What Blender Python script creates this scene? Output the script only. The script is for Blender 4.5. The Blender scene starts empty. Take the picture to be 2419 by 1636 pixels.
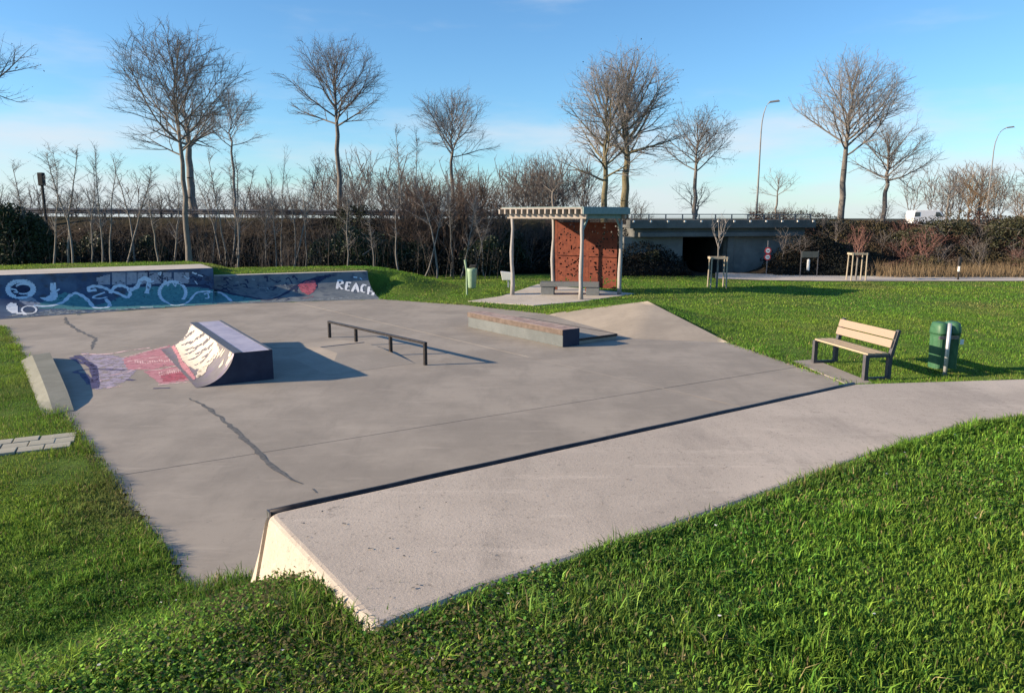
import bpy, bmesh, math, random
import numpy as np
from mathutils import Vector, Matrix
from mathutils.bvhtree import BVHTree

# ------------------------------------------------------------------ camera, sky, sun
scene = bpy.context.scene
COL = scene.collection
R = math.radians
H = 3.0                      # eye height above the skate floor
PITCH = R(10.0)
FPX = 1747.0                 # focal length in photograph pixels (26 mm equivalent)
cam_data = bpy.data.cameras.new('camera')
cam_data.sensor_width = 36.0
cam_data.lens = 36.0 * FPX / 2419.0
cam_data.clip_start = 0.05
cam_data.clip_end = 3000
cam = bpy.data.objects.new('camera', cam_data)
COL.objects.link(cam)
cam.location = (0, 0, H)
cam.rotation_euler = (R(90) - PITCH, 0, 0)
scene.camera = cam

SUN_EL = R(18.0)
SUN_H = Vector((-0.985, -0.172)).normalized()          # where the sun stands, seen from above
SUN_V = Vector((SUN_H.x * math.cos(SUN_EL), SUN_H.y * math.cos(SUN_EL), math.sin(SUN_EL)))
world = bpy.data.worlds.new('World')
scene.world = world
world.use_nodes = True
wn = world.node_tree.nodes
wl = world.node_tree.links
wn.clear()
w_out = wn.new('ShaderNodeOutputWorld')
w_bg = wn.new('ShaderNodeBackground')
sky = wn.new('ShaderNodeTexSky')
sky.sky_type = 'NISHITA'
sky.sun_disc = False
sky.sun_elevation = SUN_EL
sky.sun_rotation = math.atan2(SUN_H.x, SUN_H.y)
sky.altitude = 20
sky.air_density = 1.0
sky.dust_density = 0.25
sky.ozone_density = 3.0
w_bg.inputs['Strength'].default_value = 0.080
# thin low cloud bank and wisps, all round the horizon
tc = wn.new('ShaderNodeTexCoord')
sep = wn.new('ShaderNodeSeparateXYZ')
wl.new(tc.outputs['Generated'], sep.inputs[0])
mp = wn.new('ShaderNodeMapping')
mp.inputs['Scale'].default_value = (1.6, 1.6, 7.5)
mp.inputs['Location'].default_value = (2.1, 3.1, 0.5)
wl.new(tc.outputs['Generated'], mp.inputs[0])
cn = wn.new('ShaderNodeTexNoise')
cn.inputs['Scale'].default_value = 2.1
cn.inputs['Detail'].default_value = 7
cn.inputs['Roughness'].default_value = 0.52
wl.new(mp.outputs[0], cn.inputs['Vector'])
lift = wn.new('ShaderNodeMapRange')          # cloud gathers low in the sky
lift.inputs['From Min'].default_value = 0.0
lift.inputs['From Max'].default_value = 0.16
lift.inputs['To Min'].default_value = 0.24
lift.inputs['To Max'].default_value = -0.16
wl.new(sep.outputs['Z'], lift.inputs['Value'])
addc = wn.new('ShaderNodeMath'); addc.operation = 'ADD'
wl.new(cn.outputs['Fac'], addc.inputs[0]); wl.new(lift.outputs[0], addc.inputs[1])
cr = wn.new('ShaderNodeMapRange'); cr.interpolation_type = 'SMOOTHSTEP'
cr.inputs['From Min'].default_value = 0.415
cr.inputs['From Max'].default_value = 0.80
cr.inputs['To Max'].default_value = 0.80
wl.new(addc.outputs[0], cr.inputs['Value'])
mixc = wn.new('ShaderNodeMixRGB')
mixc.inputs['Color2'].default_value = (4.6, 4.9, 5.3, 1)
wl.new(cr.outputs[0], mixc.inputs['Fac'])
tint = wn.new('ShaderNodeMixRGB'); tint.blend_type = 'MULTIPLY'; tint.inputs['Fac'].default_value = 1.0
tint.inputs['Color2'].default_value = (0.74, 1.03, 1.22, 1)       # clear winter air
wl.new(sky.outputs[0], tint.inputs['Color1'])
wl.new(tint.outputs[0], mixc.inputs['Color1'])
wl.new(mixc.outputs[0], w_bg.inputs['Color'])
wl.new(w_bg.outputs[0], w_out.inputs['Surface'])

sun_data = bpy.data.lights.new('sun', 'SUN')
sun_data.energy = 5.0
sun_data.angle = R(0.55)
sun_data.color = (1.0, 0.79, 0.56)
sun = bpy.data.objects.new('sun', sun_data)
COL.objects.link(sun)
sun.rotation_euler = (-SUN_V).to_track_quat('-Z', 'Y').to_euler()
sun.location = (-30, -5, 12)

scene.view_settings.view_transform = 'Standard'
scene.view_settings.look = 'None'
scene.view_settings.exposure = 1.1
scene.view_settings.gamma = 1.0
scene.view_settings.use_curve_mapping = False

rng = np.random.default_rng(11)
random.seed(5)

# ------------------------------------------------------------------ measuring helpers
_cp, _sp = math.cos(PITCH), math.sin(PITCH)
def ray(px, py):
    x = (px - 1209.5) / FPX
    y = -(py - 818.0) / FPX
    return Vector((x, _cp + y * _sp, -_sp + y * _cp))
def P(px, py, z=0.0):                     # survey: point at height z
    d = ray(px, py); t = (z - H) / d.z
    return Vector((d.x * t, d.y * t, z))
def PY(px, py, Y):                        # survey: point at distance Y
    d = ray(px, py); t = Y / d.y
    return Vector((d.x * t, Y, H + d.z * t))
DS = 2419.0 / 2324.0
def XY(dx, Y):                            # x position of an upright at distance Y
    return (dx * DS - 1209.5) / FPX * (Y * _cp) * 1.0 / 0.985

# ------------------------------------------------------------------ materials
MATS = {}
def nodes_of(name):
    m = bpy.data.materials.new(name)
    m.use_nodes = True
    nt = m.node_tree
    return m, nt, nt.nodes['Principled BSDF']
def rgba(c): return (c[0], c[1], c[2], 1)
def mat(name, c1, c2=None, scale=6.0, rough=0.8, bump=0.0, bscale=60.0, metal=0.0, detail=6, contrast=(0.35, 0.65),
        c3=None, s3=60.0, t3=(0.62, 0.72), coord='Object', spec=0.3, stretch=None):
    m, nt, b = nodes_of(name)
    N, L = nt.nodes, nt.links
    b.inputs['Roughness'].default_value = rough
    b.inputs['Metallic'].default_value = metal
    b.inputs['Specular IOR Level'].default_value = spec
    tcn = N.new('ShaderNodeTexCoord')
    src = tcn.outputs[coord]
    if stretch:
        mpn = N.new('ShaderNodeMapping'); mpn.inputs['Scale'].default_value = stretch
        L.new(src, mpn.inputs[0]); src = mpn.outputs[0]
    if c2 is None:
        c2 = tuple(min(1, x * 1.25) for x in c1)
    n = N.new('ShaderNodeTexNoise'); n.inputs['Scale'].default_value = scale; n.inputs['Detail'].default_value = detail
    n.inputs['Roughness'].default_value = 0.62
    L.new(src, n.inputs['Vector'])
    mr = N.new('ShaderNodeMapRange'); mr.inputs['From Min'].default_value = contrast[0]; mr.inputs['From Max'].default_value = contrast[1]
    L.new(n.outputs['Fac'], mr.inputs['Value'])
    mx = N.new('ShaderNodeMixRGB'); mx.inputs['Color1'].default_value = rgba(c1); mx.inputs['Color2'].default_value = rgba(c2)
    L.new(mr.outputs[0], mx.inputs['Fac'])
    col = mx.outputs[0]
    if c3 is not None:
        n3 = N.new('ShaderNodeTexNoise'); n3.inputs['Scale'].default_value = s3; n3.inputs['Detail'].default_value = 4
        L.new(src, n3.inputs['Vector'])
        m3 = N.new('ShaderNodeMapRange'); m3.inputs['From Min'].default_value = t3[0]; m3.inputs['From Max'].default_value = t3[1]
        L.new(n3.outputs['Fac'], m3.inputs['Value'])
        mx3 = N.new('ShaderNodeMixRGB'); mx3.inputs['Color2'].default_value = rgba(c3)
        L.new(m3.outputs[0], mx3.inputs['Fac']); L.new(col, mx3.inputs['Color1'])
        col = mx3.outputs[0]
    L.new(col, b.inputs['Base Color'])
    if bump > 0:
        nb = N.new('ShaderNodeTexNoise'); nb.inputs['Scale'].default_value = bscale; nb.inputs['Detail'].default_value = 5
        L.new(src, nb.inputs['Vector'])
        bp = N.new('ShaderNodeBump'); bp.inputs['Strength'].default_value = bump; bp.inputs['Distance'].default_value = 0.02
        L.new(nb.outputs['Fac'], bp.inputs['Height']); L.new(bp.outputs[0], b.inputs['Normal'])
    MATS[name] = m
    return m

def mat_concrete(name, base, var, dark, rough=0.78, aggregate=0.0, tint=None):
    """broom-finished concrete: large blotches, fine speckle, dirt streaks, pits"""
    m, nt, b = nodes_of(name)
    N, L = nt.nodes, nt.links
    b.inputs['Roughness'].default_value = rough
    b.inputs['Specular IOR Level'].default_value = 0.35
    t = N.new('ShaderNodeTexCoord'); src = t.outputs['Object']
    def noise(scale, detail=6, rgh=0.6, st=None):
        n = N.new('ShaderNodeTexNoise'); n.inputs['Scale'].default_value = scale; n.inputs['Detail'].default_value = detail
        n.inputs['Roughness'].default_value = rgh
        s = src
        if st:
            mpn = N.new('ShaderNodeMapping'); mpn.inputs['Scale'].default_value = st; mpn.inputs['Rotation'].default_value = (0, 0, R(32))
            L.new(src, mpn.inputs[0]); s = mpn.outputs[0]
        L.new(s, n.inputs['Vector']); return n.outputs['Fac']
    def rng_(v, a, bb, lo=0.0, hi=1.0):
        r = N.new('ShaderNodeMapRange'); r.inputs['From Min'].default_value = a; r.inputs['From Max'].default_value = bb
        r.inputs['To Min'].default_value = lo; r.inputs['To Max'].default_value = hi
        L.new(v, r.inputs['Value']); return r.outputs[0]
    def mix(f, a, c, kind='MIX'):
        x = N.new('ShaderNodeMixRGB'); x.blend_type = kind
        L.new(f, x.inputs['Fac'])
        if isinstance(a, tuple): x.inputs['Color1'].default_value = rgba(a)
        else: L.new(a, x.inputs['Color1'])
        x.inputs['Color2'].default_value = rgba(c)
        return x.outputs[0]
    c = mix(rng_(noise(0.55, 8, 0.65), 0.42, 0.60), base, var)
    c = mix(rng_(noise(3.0, 8, 0.7, (1.0, 0.22, 1)), 0.52, 0.74, 0, 0.5), c, dark)
    c = mix(rng_(noise(17, 6, 0.7), 0.55, 0.75, 0, 0.35), c, tint or var)
    c = mix(rng_(noise(85, 3, 0.6), 0.60, 0.70, 0, 0.45 + aggregate), c, dark)
    c = mix(rng_(noise(140, 2, 0.5), 0.60, 0.68, 0, 0.25 + aggregate), c, tuple(min(1, x * 1.35) for x in var))
    c = mix(rng_(noise(1.3, 9, 0.72), 0.52, 0.62, 0, 0.2), c, dark)
    c = mix(rng_(noise(2.1, 9, 0.75, (0.35, 2.2, 1)), 0.56, 0.66, 0, 0.5), c, tuple(min(1, x * 1.22) for x in var))
    c = mix(rng_(noise(6.5, 9, 0.8), 0.60, 0.66, 0, 0.5), c, tuple(x * 0.72 for x in dark))
    if aggregate:
        c = mix(rng_(noise(26, 5, 0.8), 0.58, 0.66, 0, 0.55), c, tuple(x * 0.6 for x in dark))
    L.new(c, b.inputs['Base Color'])
    bp = N.new('ShaderNodeBump'); bp.inputs['Strength'].default_value = 0.22 + aggregate * 0.3; bp.inputs['Distance'].default_value = 0.01
    L.new(noise(70, 5, 0.7), bp.inputs['Height'])
    L.new(bp.outputs[0], b.inputs['Normal'])
    MATS[name] = m
    return m

M_FLOOR = mat_concrete('floor_concrete', (0.245, 0.220, 0.186), (0.315, 0.282, 0.238), (0.185, 0.167, 0.143))
M_BANK = mat_concrete('bank_concrete', (0.27, 0.238, 0.195), (0.33, 0.29, 0.237), (0.21, 0.185, 0.155))
M_PLAT = mat_concrete('platform_concrete', (0.385, 0.335, 0.28), (0.475, 0.415, 0.348), (0.20, 0.178, 0.152), aggregate=0.30)
M_LEDGE = mat_concrete('ledge_concrete', (0.088, 0.102, 0.108), (0.128, 0.144, 0.15), (0.06, 0.066, 0.07), aggregate=0.15)
M_PATH = mat_concrete('path_concrete', (0.42, 0.385, 0.33), (0.50, 0.46, 0.40), (0.33, 0.30, 0.26))
M_PAVER = mat_concrete('paver_concrete', (0.31, 0.295, 0.23), (0.38, 0.365, 0.29), (0.20, 0.19, 0.15))
M_KERBY = mat_concrete('wedge_concrete', (0.145, 0.15, 0.125), (0.19, 0.195, 0.165), (0.105, 0.11, 0.09))
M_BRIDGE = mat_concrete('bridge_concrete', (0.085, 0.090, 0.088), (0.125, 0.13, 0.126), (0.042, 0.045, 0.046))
M_BRIDGE_LIT = mat_concrete('bridge_concrete_lit', (0.13, 0.138, 0.135), (0.19, 0.197, 0.19), (0.07, 0.074, 0.074))  # lighter copy of the bridge concrete, sunlight on front walls put into colour
M_JOINT = mat('joint_filler', (0.10, 0.095, 0.09), (0.16, 0.15, 0.14), scale=9)
M_TAR = mat('crack_tar', (0.085, 0.085, 0.082), (0.15, 0.148, 0.14), scale=14, rough=0.7)
M_STEEL = mat('black_steel', (0.018, 0.017, 0.02), (0.05, 0.045, 0.045), scale=18, rough=0.42, metal=0.6, spec=0.5)
M_STEEL2 = mat('worn_steel', (0.10, 0.10, 0.11), (0.2, 0.2, 0.22), scale=25, rough=0.45, metal=0.6)
M_GALV = mat('galvanised_steel', (0.42, 0.44, 0.46), (0.55, 0.56, 0.58), scale=30, rough=0.45, metal=0.5)
M_DKFRAME = mat('bench_frame_paint', (0.055, 0.055, 0.065), (0.085, 0.085, 0.095), scale=20, rough=0.55)
M_SLAT = mat('bench_slat_wood', (0.265, 0.195, 0.148), (0.335, 0.255, 0.198), scale=7, rough=0.65, stretch=(12, 1.2, 12), bump=0.1, bscale=30)
M_SLAT2 = mat('bench_seat_wood', (0.30, 0.245, 0.17), (0.38, 0.315, 0.22), scale=7, rough=0.7, stretch=(12, 1.2, 12), bump=0.1, bscale=30)
M_BIN = mat('green_plastic', (0.032, 0.105, 0.052), (0.048, 0.135, 0.070), scale=12, rough=0.5, spec=0.4)
M_BIN2 = mat('pale_green_plastic', (0.20, 0.30, 0.20), (0.27, 0.37, 0.26), scale=12, rough=0.55)
M_WHITE = mat('white_paint', (0.74, 0.72, 0.68), (0.8, 0.79, 0.76), scale=8, rough=0.55)
M_POSTW = mat('weathered_post_wood', (0.25, 0.24, 0.24), (0.345, 0.33, 0.325), scale=5, rough=0.8, stretch=(9, 9, 1.0), bump=0.3, bscale=24)
M_STAKE = mat('stake_wood', (0.30, 0.26, 0.20), (0.40, 0.35, 0.27), scale=6, rough=0.8, stretch=(8, 8, 1))
M_ROOFW = mat('roof_timber', (0.25, 0.225, 0.205), (0.34, 0.305, 0.28), scale=7, rough=0.8)
M_ROOFG = mat('roof_fascia_paint', (0.13, 0.20, 0.21), (0.18, 0.25, 0.26), scale=7, rough=0.6)
M_CORTEN = mat('rusted_steel', (0.095, 0.022, 0.013), (0.150, 0.040, 0.021), scale=5, rough=0.85, c3=(0.065, 0.018, 0.012), s3=14, t3=(0.52, 0.70), bump=0.15, bscale=60)
M_BARK = mat('bark_grey', (0.11, 0.10, 0.092), (0.18, 0.165, 0.15), scale=9, rough=0.9, stretch=(3, 3, 0.6), bump=0.5, bscale=12)
M_BARKY = mat('bark_mossy', (0.11, 0.098, 0.055), (0.17, 0.15, 0.095), scale=6, rough=0.9, stretch=(3, 3, 0.6), bump=0.5, bscale=12)
M_BARKP = mat('bark_pale', (0.135, 0.128, 0.12), (0.20, 0.19, 0.175), scale=8, rough=0.9, stretch=(3, 3, 0.8), c3=(0.1, 0.09, 0.08), s3=10)
M_TWIG = mat('twig_brown', (0.10, 0.090, 0.086), (0.15, 0.135, 0.126), scale=1.5, rough=0.9)
M_TWIGG = mat('twig_grey', (0.19, 0.175, 0.17), (0.25, 0.235, 0.225), scale=1.5, rough=0.9)
M_TWIGR = mat('twig_red', (0.15, 0.075, 0.065), (0.20, 0.105, 0.088), scale=1.5, rough=0.9)
M_SEED = mat('dry_seed_clusters', (0.10, 0.07, 0.06), (0.16, 0.11, 0.09), scale=3, rough=0.9)
M_IVY = mat('evergreen_leaf', (0.010, 0.022, 0.009), (0.026, 0.048, 0.016), scale=2.5, rough=0.5, spec=0.4)
M_OLIVE = mat('olive_leaf', (0.022, 0.028, 0.012), (0.05, 0.05, 0.024), scale=2.5, rough=0.6)
M_CONIF = mat('dark_conifer_leaf', (0.014, 0.028, 0.012), (0.03, 0.05, 0.02), scale=2.5, rough=0.6)
M_VANW = mat('van_paint', (0.78, 0.78, 0.78), (0.82, 0.82, 0.82), scale=3, rough=0.25, spec=0.6)
M_GLASS = mat('van_glass', (0.02, 0.03, 0.04), (0.03, 0.045, 0.06), scale=2, rough=0.08, spec=0.8)
M_RUBBER = mat('rubber', (0.02, 0.02, 0.02), (0.035, 0.035, 0.035), scale=9, rough=0.8)
M_ASPH = mat('asphalt', (0.045, 0.045, 0.048), (0.07, 0.07, 0.072), scale=9, rough=0.9, bump=0.2)
M_RED = mat('sign_red', (0.55, 0.03, 0.04), (0.6, 0.05, 0.05), scale=4, rough=0.5)
M_LAMP = mat('lamp_housing', (0.16, 0.17, 0.18), (0.22, 0.23, 0.24), scale=5, rough=0.5)
M_PANEL = mat('panel_grey', (0.045, 0.055, 0.055), (0.07, 0.082, 0.08), scale=5, rough=0.6)
M_BLOCK = mat_concrete('block_concrete', (0.13, 0.14, 0.145), (0.18, 0.19, 0.192), (0.08, 0.085, 0.09))
M_QSIDE = mat('navy_side_shade', (0.012, 0.018, 0.042), (0.022, 0.032, 0.062), scale=3.5, rough=0.6)  # navy stands for shade on faces turned from the sun
M_QDECK = mat('ramp_deck', (0.30, 0.30, 0.40), (0.42, 0.41, 0.50), scale=3.0, rough=0.55, c3=(0.5, 0.46, 0.42), s3=3.5)
M_QFACE = mat('ramp_face', (0.125, 0.115, 0.125), (0.165, 0.152, 0.16), scale=3.5, rough=0.6, c3=(0.135, 0.115, 0.165), s3=4.0, t3=(0.5, 0.68))
def paint(name, c1, c2, wear=0.45, scale=9.0, rough=0.65):
    """sprayed paint whose worn places let the concrete show"""
    m = mat(name, c1, c2, scale=scale, rough=rough)
    nt = m.node_tree; N, L = nt.nodes, nt.links
    b = N['Principled BSDF']; out = N['Material Output']
    tr = N.new('ShaderNodeBsdfTransparent'); mx = N.new('ShaderNodeMixShader')
    t = N.new('ShaderNodeTexCoord'); n = N.new('ShaderNodeTexNoise'); n.inputs['Scale'].default_value = 7; n.inputs['Detail'].default_value = 6
    n.inputs['Roughness'].default_value = 0.62
    L.new(t.outputs['Object'], n.inputs['Vector'])
    r = N.new('ShaderNodeMapRange'); r.inputs['From Min'].default_value = wear - 0.08; r.inputs['From Max'].default_value = wear + 0.08
    L.new(n.outputs['Fac'], r.inputs['Value'])
    L.new(r.outputs[0], mx.inputs['Fac']); L.new(tr.outputs[0], mx.inputs[1]); L.new(b.outputs[0], mx.inputs[2])
    L.new(mx.outputs[0], out.inputs['Surface'])
    return m
P_WHITE = paint('spray_white', (0.62, 0.66, 0.70), (0.74, 0.78, 0.80), 0.30)
P_PALE = paint('spray_pale_blue', (0.44, 0.56, 0.66), (0.58, 0.68, 0.76), 0.33)
P_NAVY = paint('spray_navy', (0.012, 0.018, 0.05), (0.025, 0.04, 0.09), 0.30)
P_TEAL = paint('spray_teal', (0.05, 0.17, 0.20), (0.09, 0.26, 0.27), 0.34)
P_MIST = paint('spray_grey_blue', (0.17, 0.21, 0.235), (0.25, 0.28, 0.30), 0.50)
P_RED = paint('spray_red', (0.36, 0.07, 0.10), (0.44, 0.13, 0.16), 0.42)
P_PINK = paint('spray_pink', (0.42, 0.17, 0.20), (0.48, 0.24, 0.26), 0.36)
P_PINKL = paint('spray_pale_pink', (0.68, 0.42, 0.42), (0.78, 0.60, 0.58), 0.46)
P_LILAC = paint('spray_lilac', (0.31, 0.27, 0.35), (0.38, 0.335, 0.41), 0.46)
P_CREAM = paint('spray_cream', (0.44, 0.40, 0.335), (0.54, 0.49, 0.42), 0.14)
P_DARK = paint('spray_dark_purple', (0.05, 0.045, 0.11), (0.09, 0.08, 0.17), 0.40)
P_BLOCK = paint('spray_block_grey', (0.23, 0.255, 0.31), (0.31, 0.335, 0.38), 0.38)
# wall under the graffiti: navy on the left, grey blue on the right
def wall_mat(name, c1, c2, c3):
    return mat(name, c1, c2, scale=1.1, rough=0.7, c3=c3, s3=3.2, t3=(0.5, 0.66), contrast=(0.38, 0.62), bump=0.1)
M_WALL1 = wall_mat('wall_navy', (0.030, 0.055, 0.115), (0.08, 0.13, 0.20), (0.05, 0.06, 0.08))
M_WALL2 = wall_mat('wall_greyblue', (0.10, 0.125, 0.145), (0.16, 0.185, 0.20), (0.07, 0.09, 0.12))

# lawn materials
def mat_ground():
    m, nt, b = nodes_of('lawn_soil_and_turf'); N, L = nt.nodes, nt.links
    b.inputs['Roughness'].default_value = 0.95; b.inputs['Specular IOR Level'].default_value = 0.1
    t = N.new('ShaderNodeTexCoord'); src = t.outputs['Object']
    def nz(s, d=6):
        n = N.new('ShaderNodeTexNoise'); n.inputs['Scale'].default_value = s; n.inputs['Detail'].default_value = d
        n.inputs['Roughness'].default_value = 0.68; L.new(src, n.inputs['Vector']); return n.outputs['Fac']
    def mx(f, a, c, lo, hi, top=1.0):
        r = N.new('ShaderNodeMapRange'); r.inputs['From Min'].default_value = lo; r.inputs['From Max'].default_value = hi; r.inputs['To Max'].default_value = top
        L.new(f, r.inputs['Value']); x = N.new('ShaderNodeMixRGB'); L.new(r.outputs[0], x.inputs['Fac'])
        if isinstance(a, tuple): x.inputs['Color1'].default_value = rgba(a)
        else: L.new(a, x.inputs['Color1'])
        if isinstance(c, tuple): x.inputs['Color2'].default_value = rgba(c)
        else: L.new(c, x.inputs['Color2'])
        return x.outputs[0]
    c = mx(nz(0.35), (0.064, 0.132, 0.020), (0.104, 0.160, 0.028), 0.36, 0.64)
    c = mx(nz(1.7, 8), c, (0.105, 0.110, 0.042), 0.52, 0.72, 0.6)
    c = mx(nz(9.0, 8), c, (0.036, 0.064, 0.016), 0.50, 0.68, 0.75)
    # leaf litter and bare earth under the trees of the road bank
    at = N.new('ShaderNodeAttribute'); at.attribute_name = 'litter'
    lit = mx(nz(2.2, 8), (0.022, 0.017, 0.013), (0.052, 0.041, 0.030), 0.36, 0.66)
    x = N.new('ShaderNodeMixRGB'); L.new(at.outputs['Fac'], x.inputs['Fac']); L.new(c, x.inputs['Color1']); L.new(lit, x.inputs['Color2'])
    L.new(x.outputs[0], b.inputs['Base Color'])
    bp = N.new('ShaderNodeBump'); bp.inputs['Strength'].default_value = 0.6; bp.inputs['Distance'].default_value = 0.05
    L.new(nz(22, 6), bp.inputs['Height']); L.new(bp.outputs[0], b.inputs['Normal'])
    return m
M_GROUND = mat_ground()
def mat_blades(name, transl=0.32):
    m, nt, b = nodes_of(name); N, L = nt.nodes, nt.links
    b.inputs['Roughness'].default_value = 0.7; b.inputs['Specular IOR Level'].default_value = 0.08
    at = N.new('ShaderNodeAttribute'); at.attribute_name = 'tone'
    L.new(at.outputs['Color'], b.inputs['Base Color'])
    tr = N.new('ShaderNodeBsdfTranslucent'); L.new(at.outputs['Color'], tr.inputs['Color'])
    mx = N.new('ShaderNodeMixShader'); mx.inputs['Fac'].default_value = transl
    L.new(b.outputs[0], mx.inputs[1]); L.new(tr.outputs[0], mx.inputs[2])
    L.new(mx.outputs[0], N['Material Output'].inputs['Surface'])
    return m
M_BLADE = mat_blades('grass_blades')

# ------------------------------------------------------------------ object helpers
def link(o, parent=None):
    COL.objects.link(o)
    if parent is not None:
        o.parent = parent
    return o
def tag(o, label=None, cat=None, group=None, kind=None):
    if label: o['label'] = label
    if cat: o['category'] = cat
    if group: o['group'] = group
    if kind: o['kind'] = kind
    return o
def empty(name, loc=(0, 0, 0), rz=0.0):
    o = bpy.data.objects.new(name, None); o.empty_display_size = 0.2
    o.location = loc; o.rotation_euler = (0, 0, rz)
    COL.objects.link(o)
    return o
class MB:
    def __init__(s): s.v = []; s.f = []
    def add(s, vs, fs):
        o = len(s.v); s.v += [tuple(x) for x in vs]; s.f += [tuple(i + o for i in f) for f in fs]
        return s
    def box(s, c, size, M=None):
        x, y, z = size[0] / 2, size[1] / 2, size[2] / 2
        vs = [Vector((a, b, d)) for a in (-x, x) for b in (-y, y) for d in (-z, z)]
        if M is not None: vs = [M @ p for p in vs]
        c = Vector(c); vs = [p + c for p in vs]
        return s.add(vs, [(0, 1, 3, 2), (4, 6, 7, 5), (0, 4, 5, 1), (2, 3, 7, 6), (0, 2, 6, 4), (1, 5, 7, 3)])
    def prism(s, poly, z0, z1):
        n = len(poly)
        zt = z1 if isinstance(z1, (list, tuple)) else [z1] * n
        zb = z0 if isinstance(z0, (list, tuple)) else [z0] * n
        vs = [(p[0], p[1], zb[i]) for i, p in enumerate(poly)] + [(p[0], p[1], zt[i]) for i, p in enumerate(poly)]
        fs = [tuple(range(n - 1, -1, -1)), tuple(range(n, 2 * n))] + [(i, (i + 1) % n, n + (i + 1) % n, n + i) for i in range(n)]
        return s.add(vs, fs)
    def tube(s, pts, rad, k=8, caps=True):
        pts = [Vector(p) for p in pts]
        if not isinstance(rad, (list, tuple)): rad = [rad] * len(pts)
        rings = []
        for i, p in enumerate(pts):
            d = (pts[min(i + 1, len(pts) - 1)] - pts[max(i - 1, 0)])
            d.normalize()
            a = Vector((0, 0, 1)) if abs(d.z) < 0.9 else Vector((1, 0, 0))
            u = d.cross(a).normalized(); w = d.cross(u).normalized()
            rings.append([p + (u * math.cos(2 * math.pi * j / k) + w * math.sin(2 * math.pi * j / k)) * rad[i] for j in range(k)])
        vs = [q for r in rings for q in r]
        fs = []
        for i in range(len(pts) - 1):
            for j in range(k):
                fs.append((i * k + j, i * k + (j + 1) % k, (i + 1) * k + (j + 1) % k, (i + 1) * k + j))
        if caps:
            fs.append(tuple(range(k - 1, -1, -1))); fs.append(tuple((len(pts) - 1) * k + j for j in range(k)))
        return s.add(vs, fs)
    def lathe(s, prof, c=(0, 0, 0), k=16):
        vs, fs = [], []
        for (r, z) in prof:
            for j in range(k):
                a = 2 * math.pi * j / k
                vs.append((c[0] + r * math.cos(a), c[1] + r * math.sin(a), c[2] + z))
        n = len(prof)
        for i in range(n - 1):
            for j in range(k):
                fs.append((i * k + j, i * k + (j + 1) % k, (i + 1) * k + (j + 1) % k, (i + 1) * k + j))
        fs.append(tuple(range(k - 1, -1, -1))); fs.append(tuple((n - 1) * k + j for j in range(k)))
        return s.add(vs, fs)
    def build(s, name, m, parent=None, bevel=0.0, smooth=False, seg=2, fixn=True):
        me = bpy.data.meshes.new(name)
        me.from_pydata(s.v, [], s.f)
        if fixn or bevel:
            bm = bmesh.new(); bm.from_mesh(me)
            if fixn: bmesh.ops.recalc_face_normals(bm, faces=bm.faces)
            if bevel:
                es = [e for e in bm.edges if len(e.link_faces) == 2 and e.calc_face_angle(0) > 0.5]
                bmesh.ops.bevel(bm, geom=es, offset=bevel, segments=seg, affect='EDGES', profile=0.5)
            bm.to_mesh(me); bm.free()
        if smooth:
            for p in me.polygons: p.use_smooth = True
        me.materials.append(m)
        me.update()
        return link(bpy.data.objects.new(name, me), parent)
def numpy_mesh(name, V, F3=None, F4=None, m=None, parent=None, tone=None):
    """big mesh straight from arrays: V (n,3), triangles (k,3) and quads (k,4)"""
    me = bpy.data.meshes.new(name)
    F3 = np.zeros((0, 3), np.int32) if F3 is None else np.asarray(F3, np.int32)
    F4 = np.zeros((0, 4), np.int32) if F4 is None else np.asarray(F4, np.int32)
    V = np.asarray(V, np.float32)
    me.vertices.add(len(V)); me.vertices.foreach_set('co', V.ravel())
    loops = np.concatenate([F3.ravel(), F4.ravel()]).astype(np.int32)
    me.loops.add(len(loops)); me.loops.foreach_set('vertex_index', loops)
    starts = np.concatenate([np.arange(len(F3)) * 3, len(F3) * 3 + np.arange(len(F4)) * 4]).astype(np.int32)
    me.polygons.add(len(F3) + len(F4)); me.polygons.foreach_set('loop_start', starts)
    if tone is not None:
        a = me.color_attributes.new('tone', 'FLOAT_COLOR', 'POINT')
        t4 = np.ones((len(V), 4), np.float32); t4[:, :3] = tone
        a.data.foreach_set('color', t4.ravel())
    me.update(calc_edges=True); me.validate()
    if m: me.materials.append(m)
    return link(bpy.data.objects.new(name, me), parent)
def copy_tree(o, parent=None):
    c = o.copy(); COL.objects.link(c); c.parent = parent
    for ch in list(o.children): copy_tree(ch, c)
    return c

# ------------------------------------------------------------------ site plan
U = Vector((-0.60, 0.80, 0)).normalized()      # away and to the left
V_ = Vector((0.80, 0.60, 0)).normalized()      # away and to the right
ZP = 1.35                                      # near platform height
A_ = P(622, 1212, ZP); B_ = P(880, 1488, ZP); C_ = P(2020, 905, ZP)
PLAT = [A_, C_, P(2419, 893, ZP), P(3100, 873, ZP), P(3100, 925, ZP), P(2419, 984, ZP), P(2290, 999, ZP), P(2060, 1072, ZP),
        P(1832, 1155, ZP), P(1561, 1249, ZP), P(1145, 1384, ZP), B_]
HIP = P(1530, 711, 0.52); K_ = P(1290, 741); Q_ = P(1722, 809); R_ = P(1498, 800)
W0 = P(-60, 758); W1 = P(503, 719); W2 = P(899, 706)
T0 = P(-60, 652, 1.15); T1 = P(503, 633, 1.15); T1b = P(505, 652, 0.82); T2 = P(868, 641, 0.82)
FE = P(1990, 900)
FLOOR = [P(448, 1412), P(161, 999), P(5, 772), P(-75, 757), W0, W1, W2, P(1100, 720), K_, R_, Q_, FE,
         C_ + Vector((1.2, 1.6, 0)), C_ + Vector((0.2, 0.3, 0)), A_ + Vector((0.05, 0.12, 0)), P(560, 1430)]
FLOOR = [Vector((p.x, p.y, 0)) for p in FLOOR]

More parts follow.
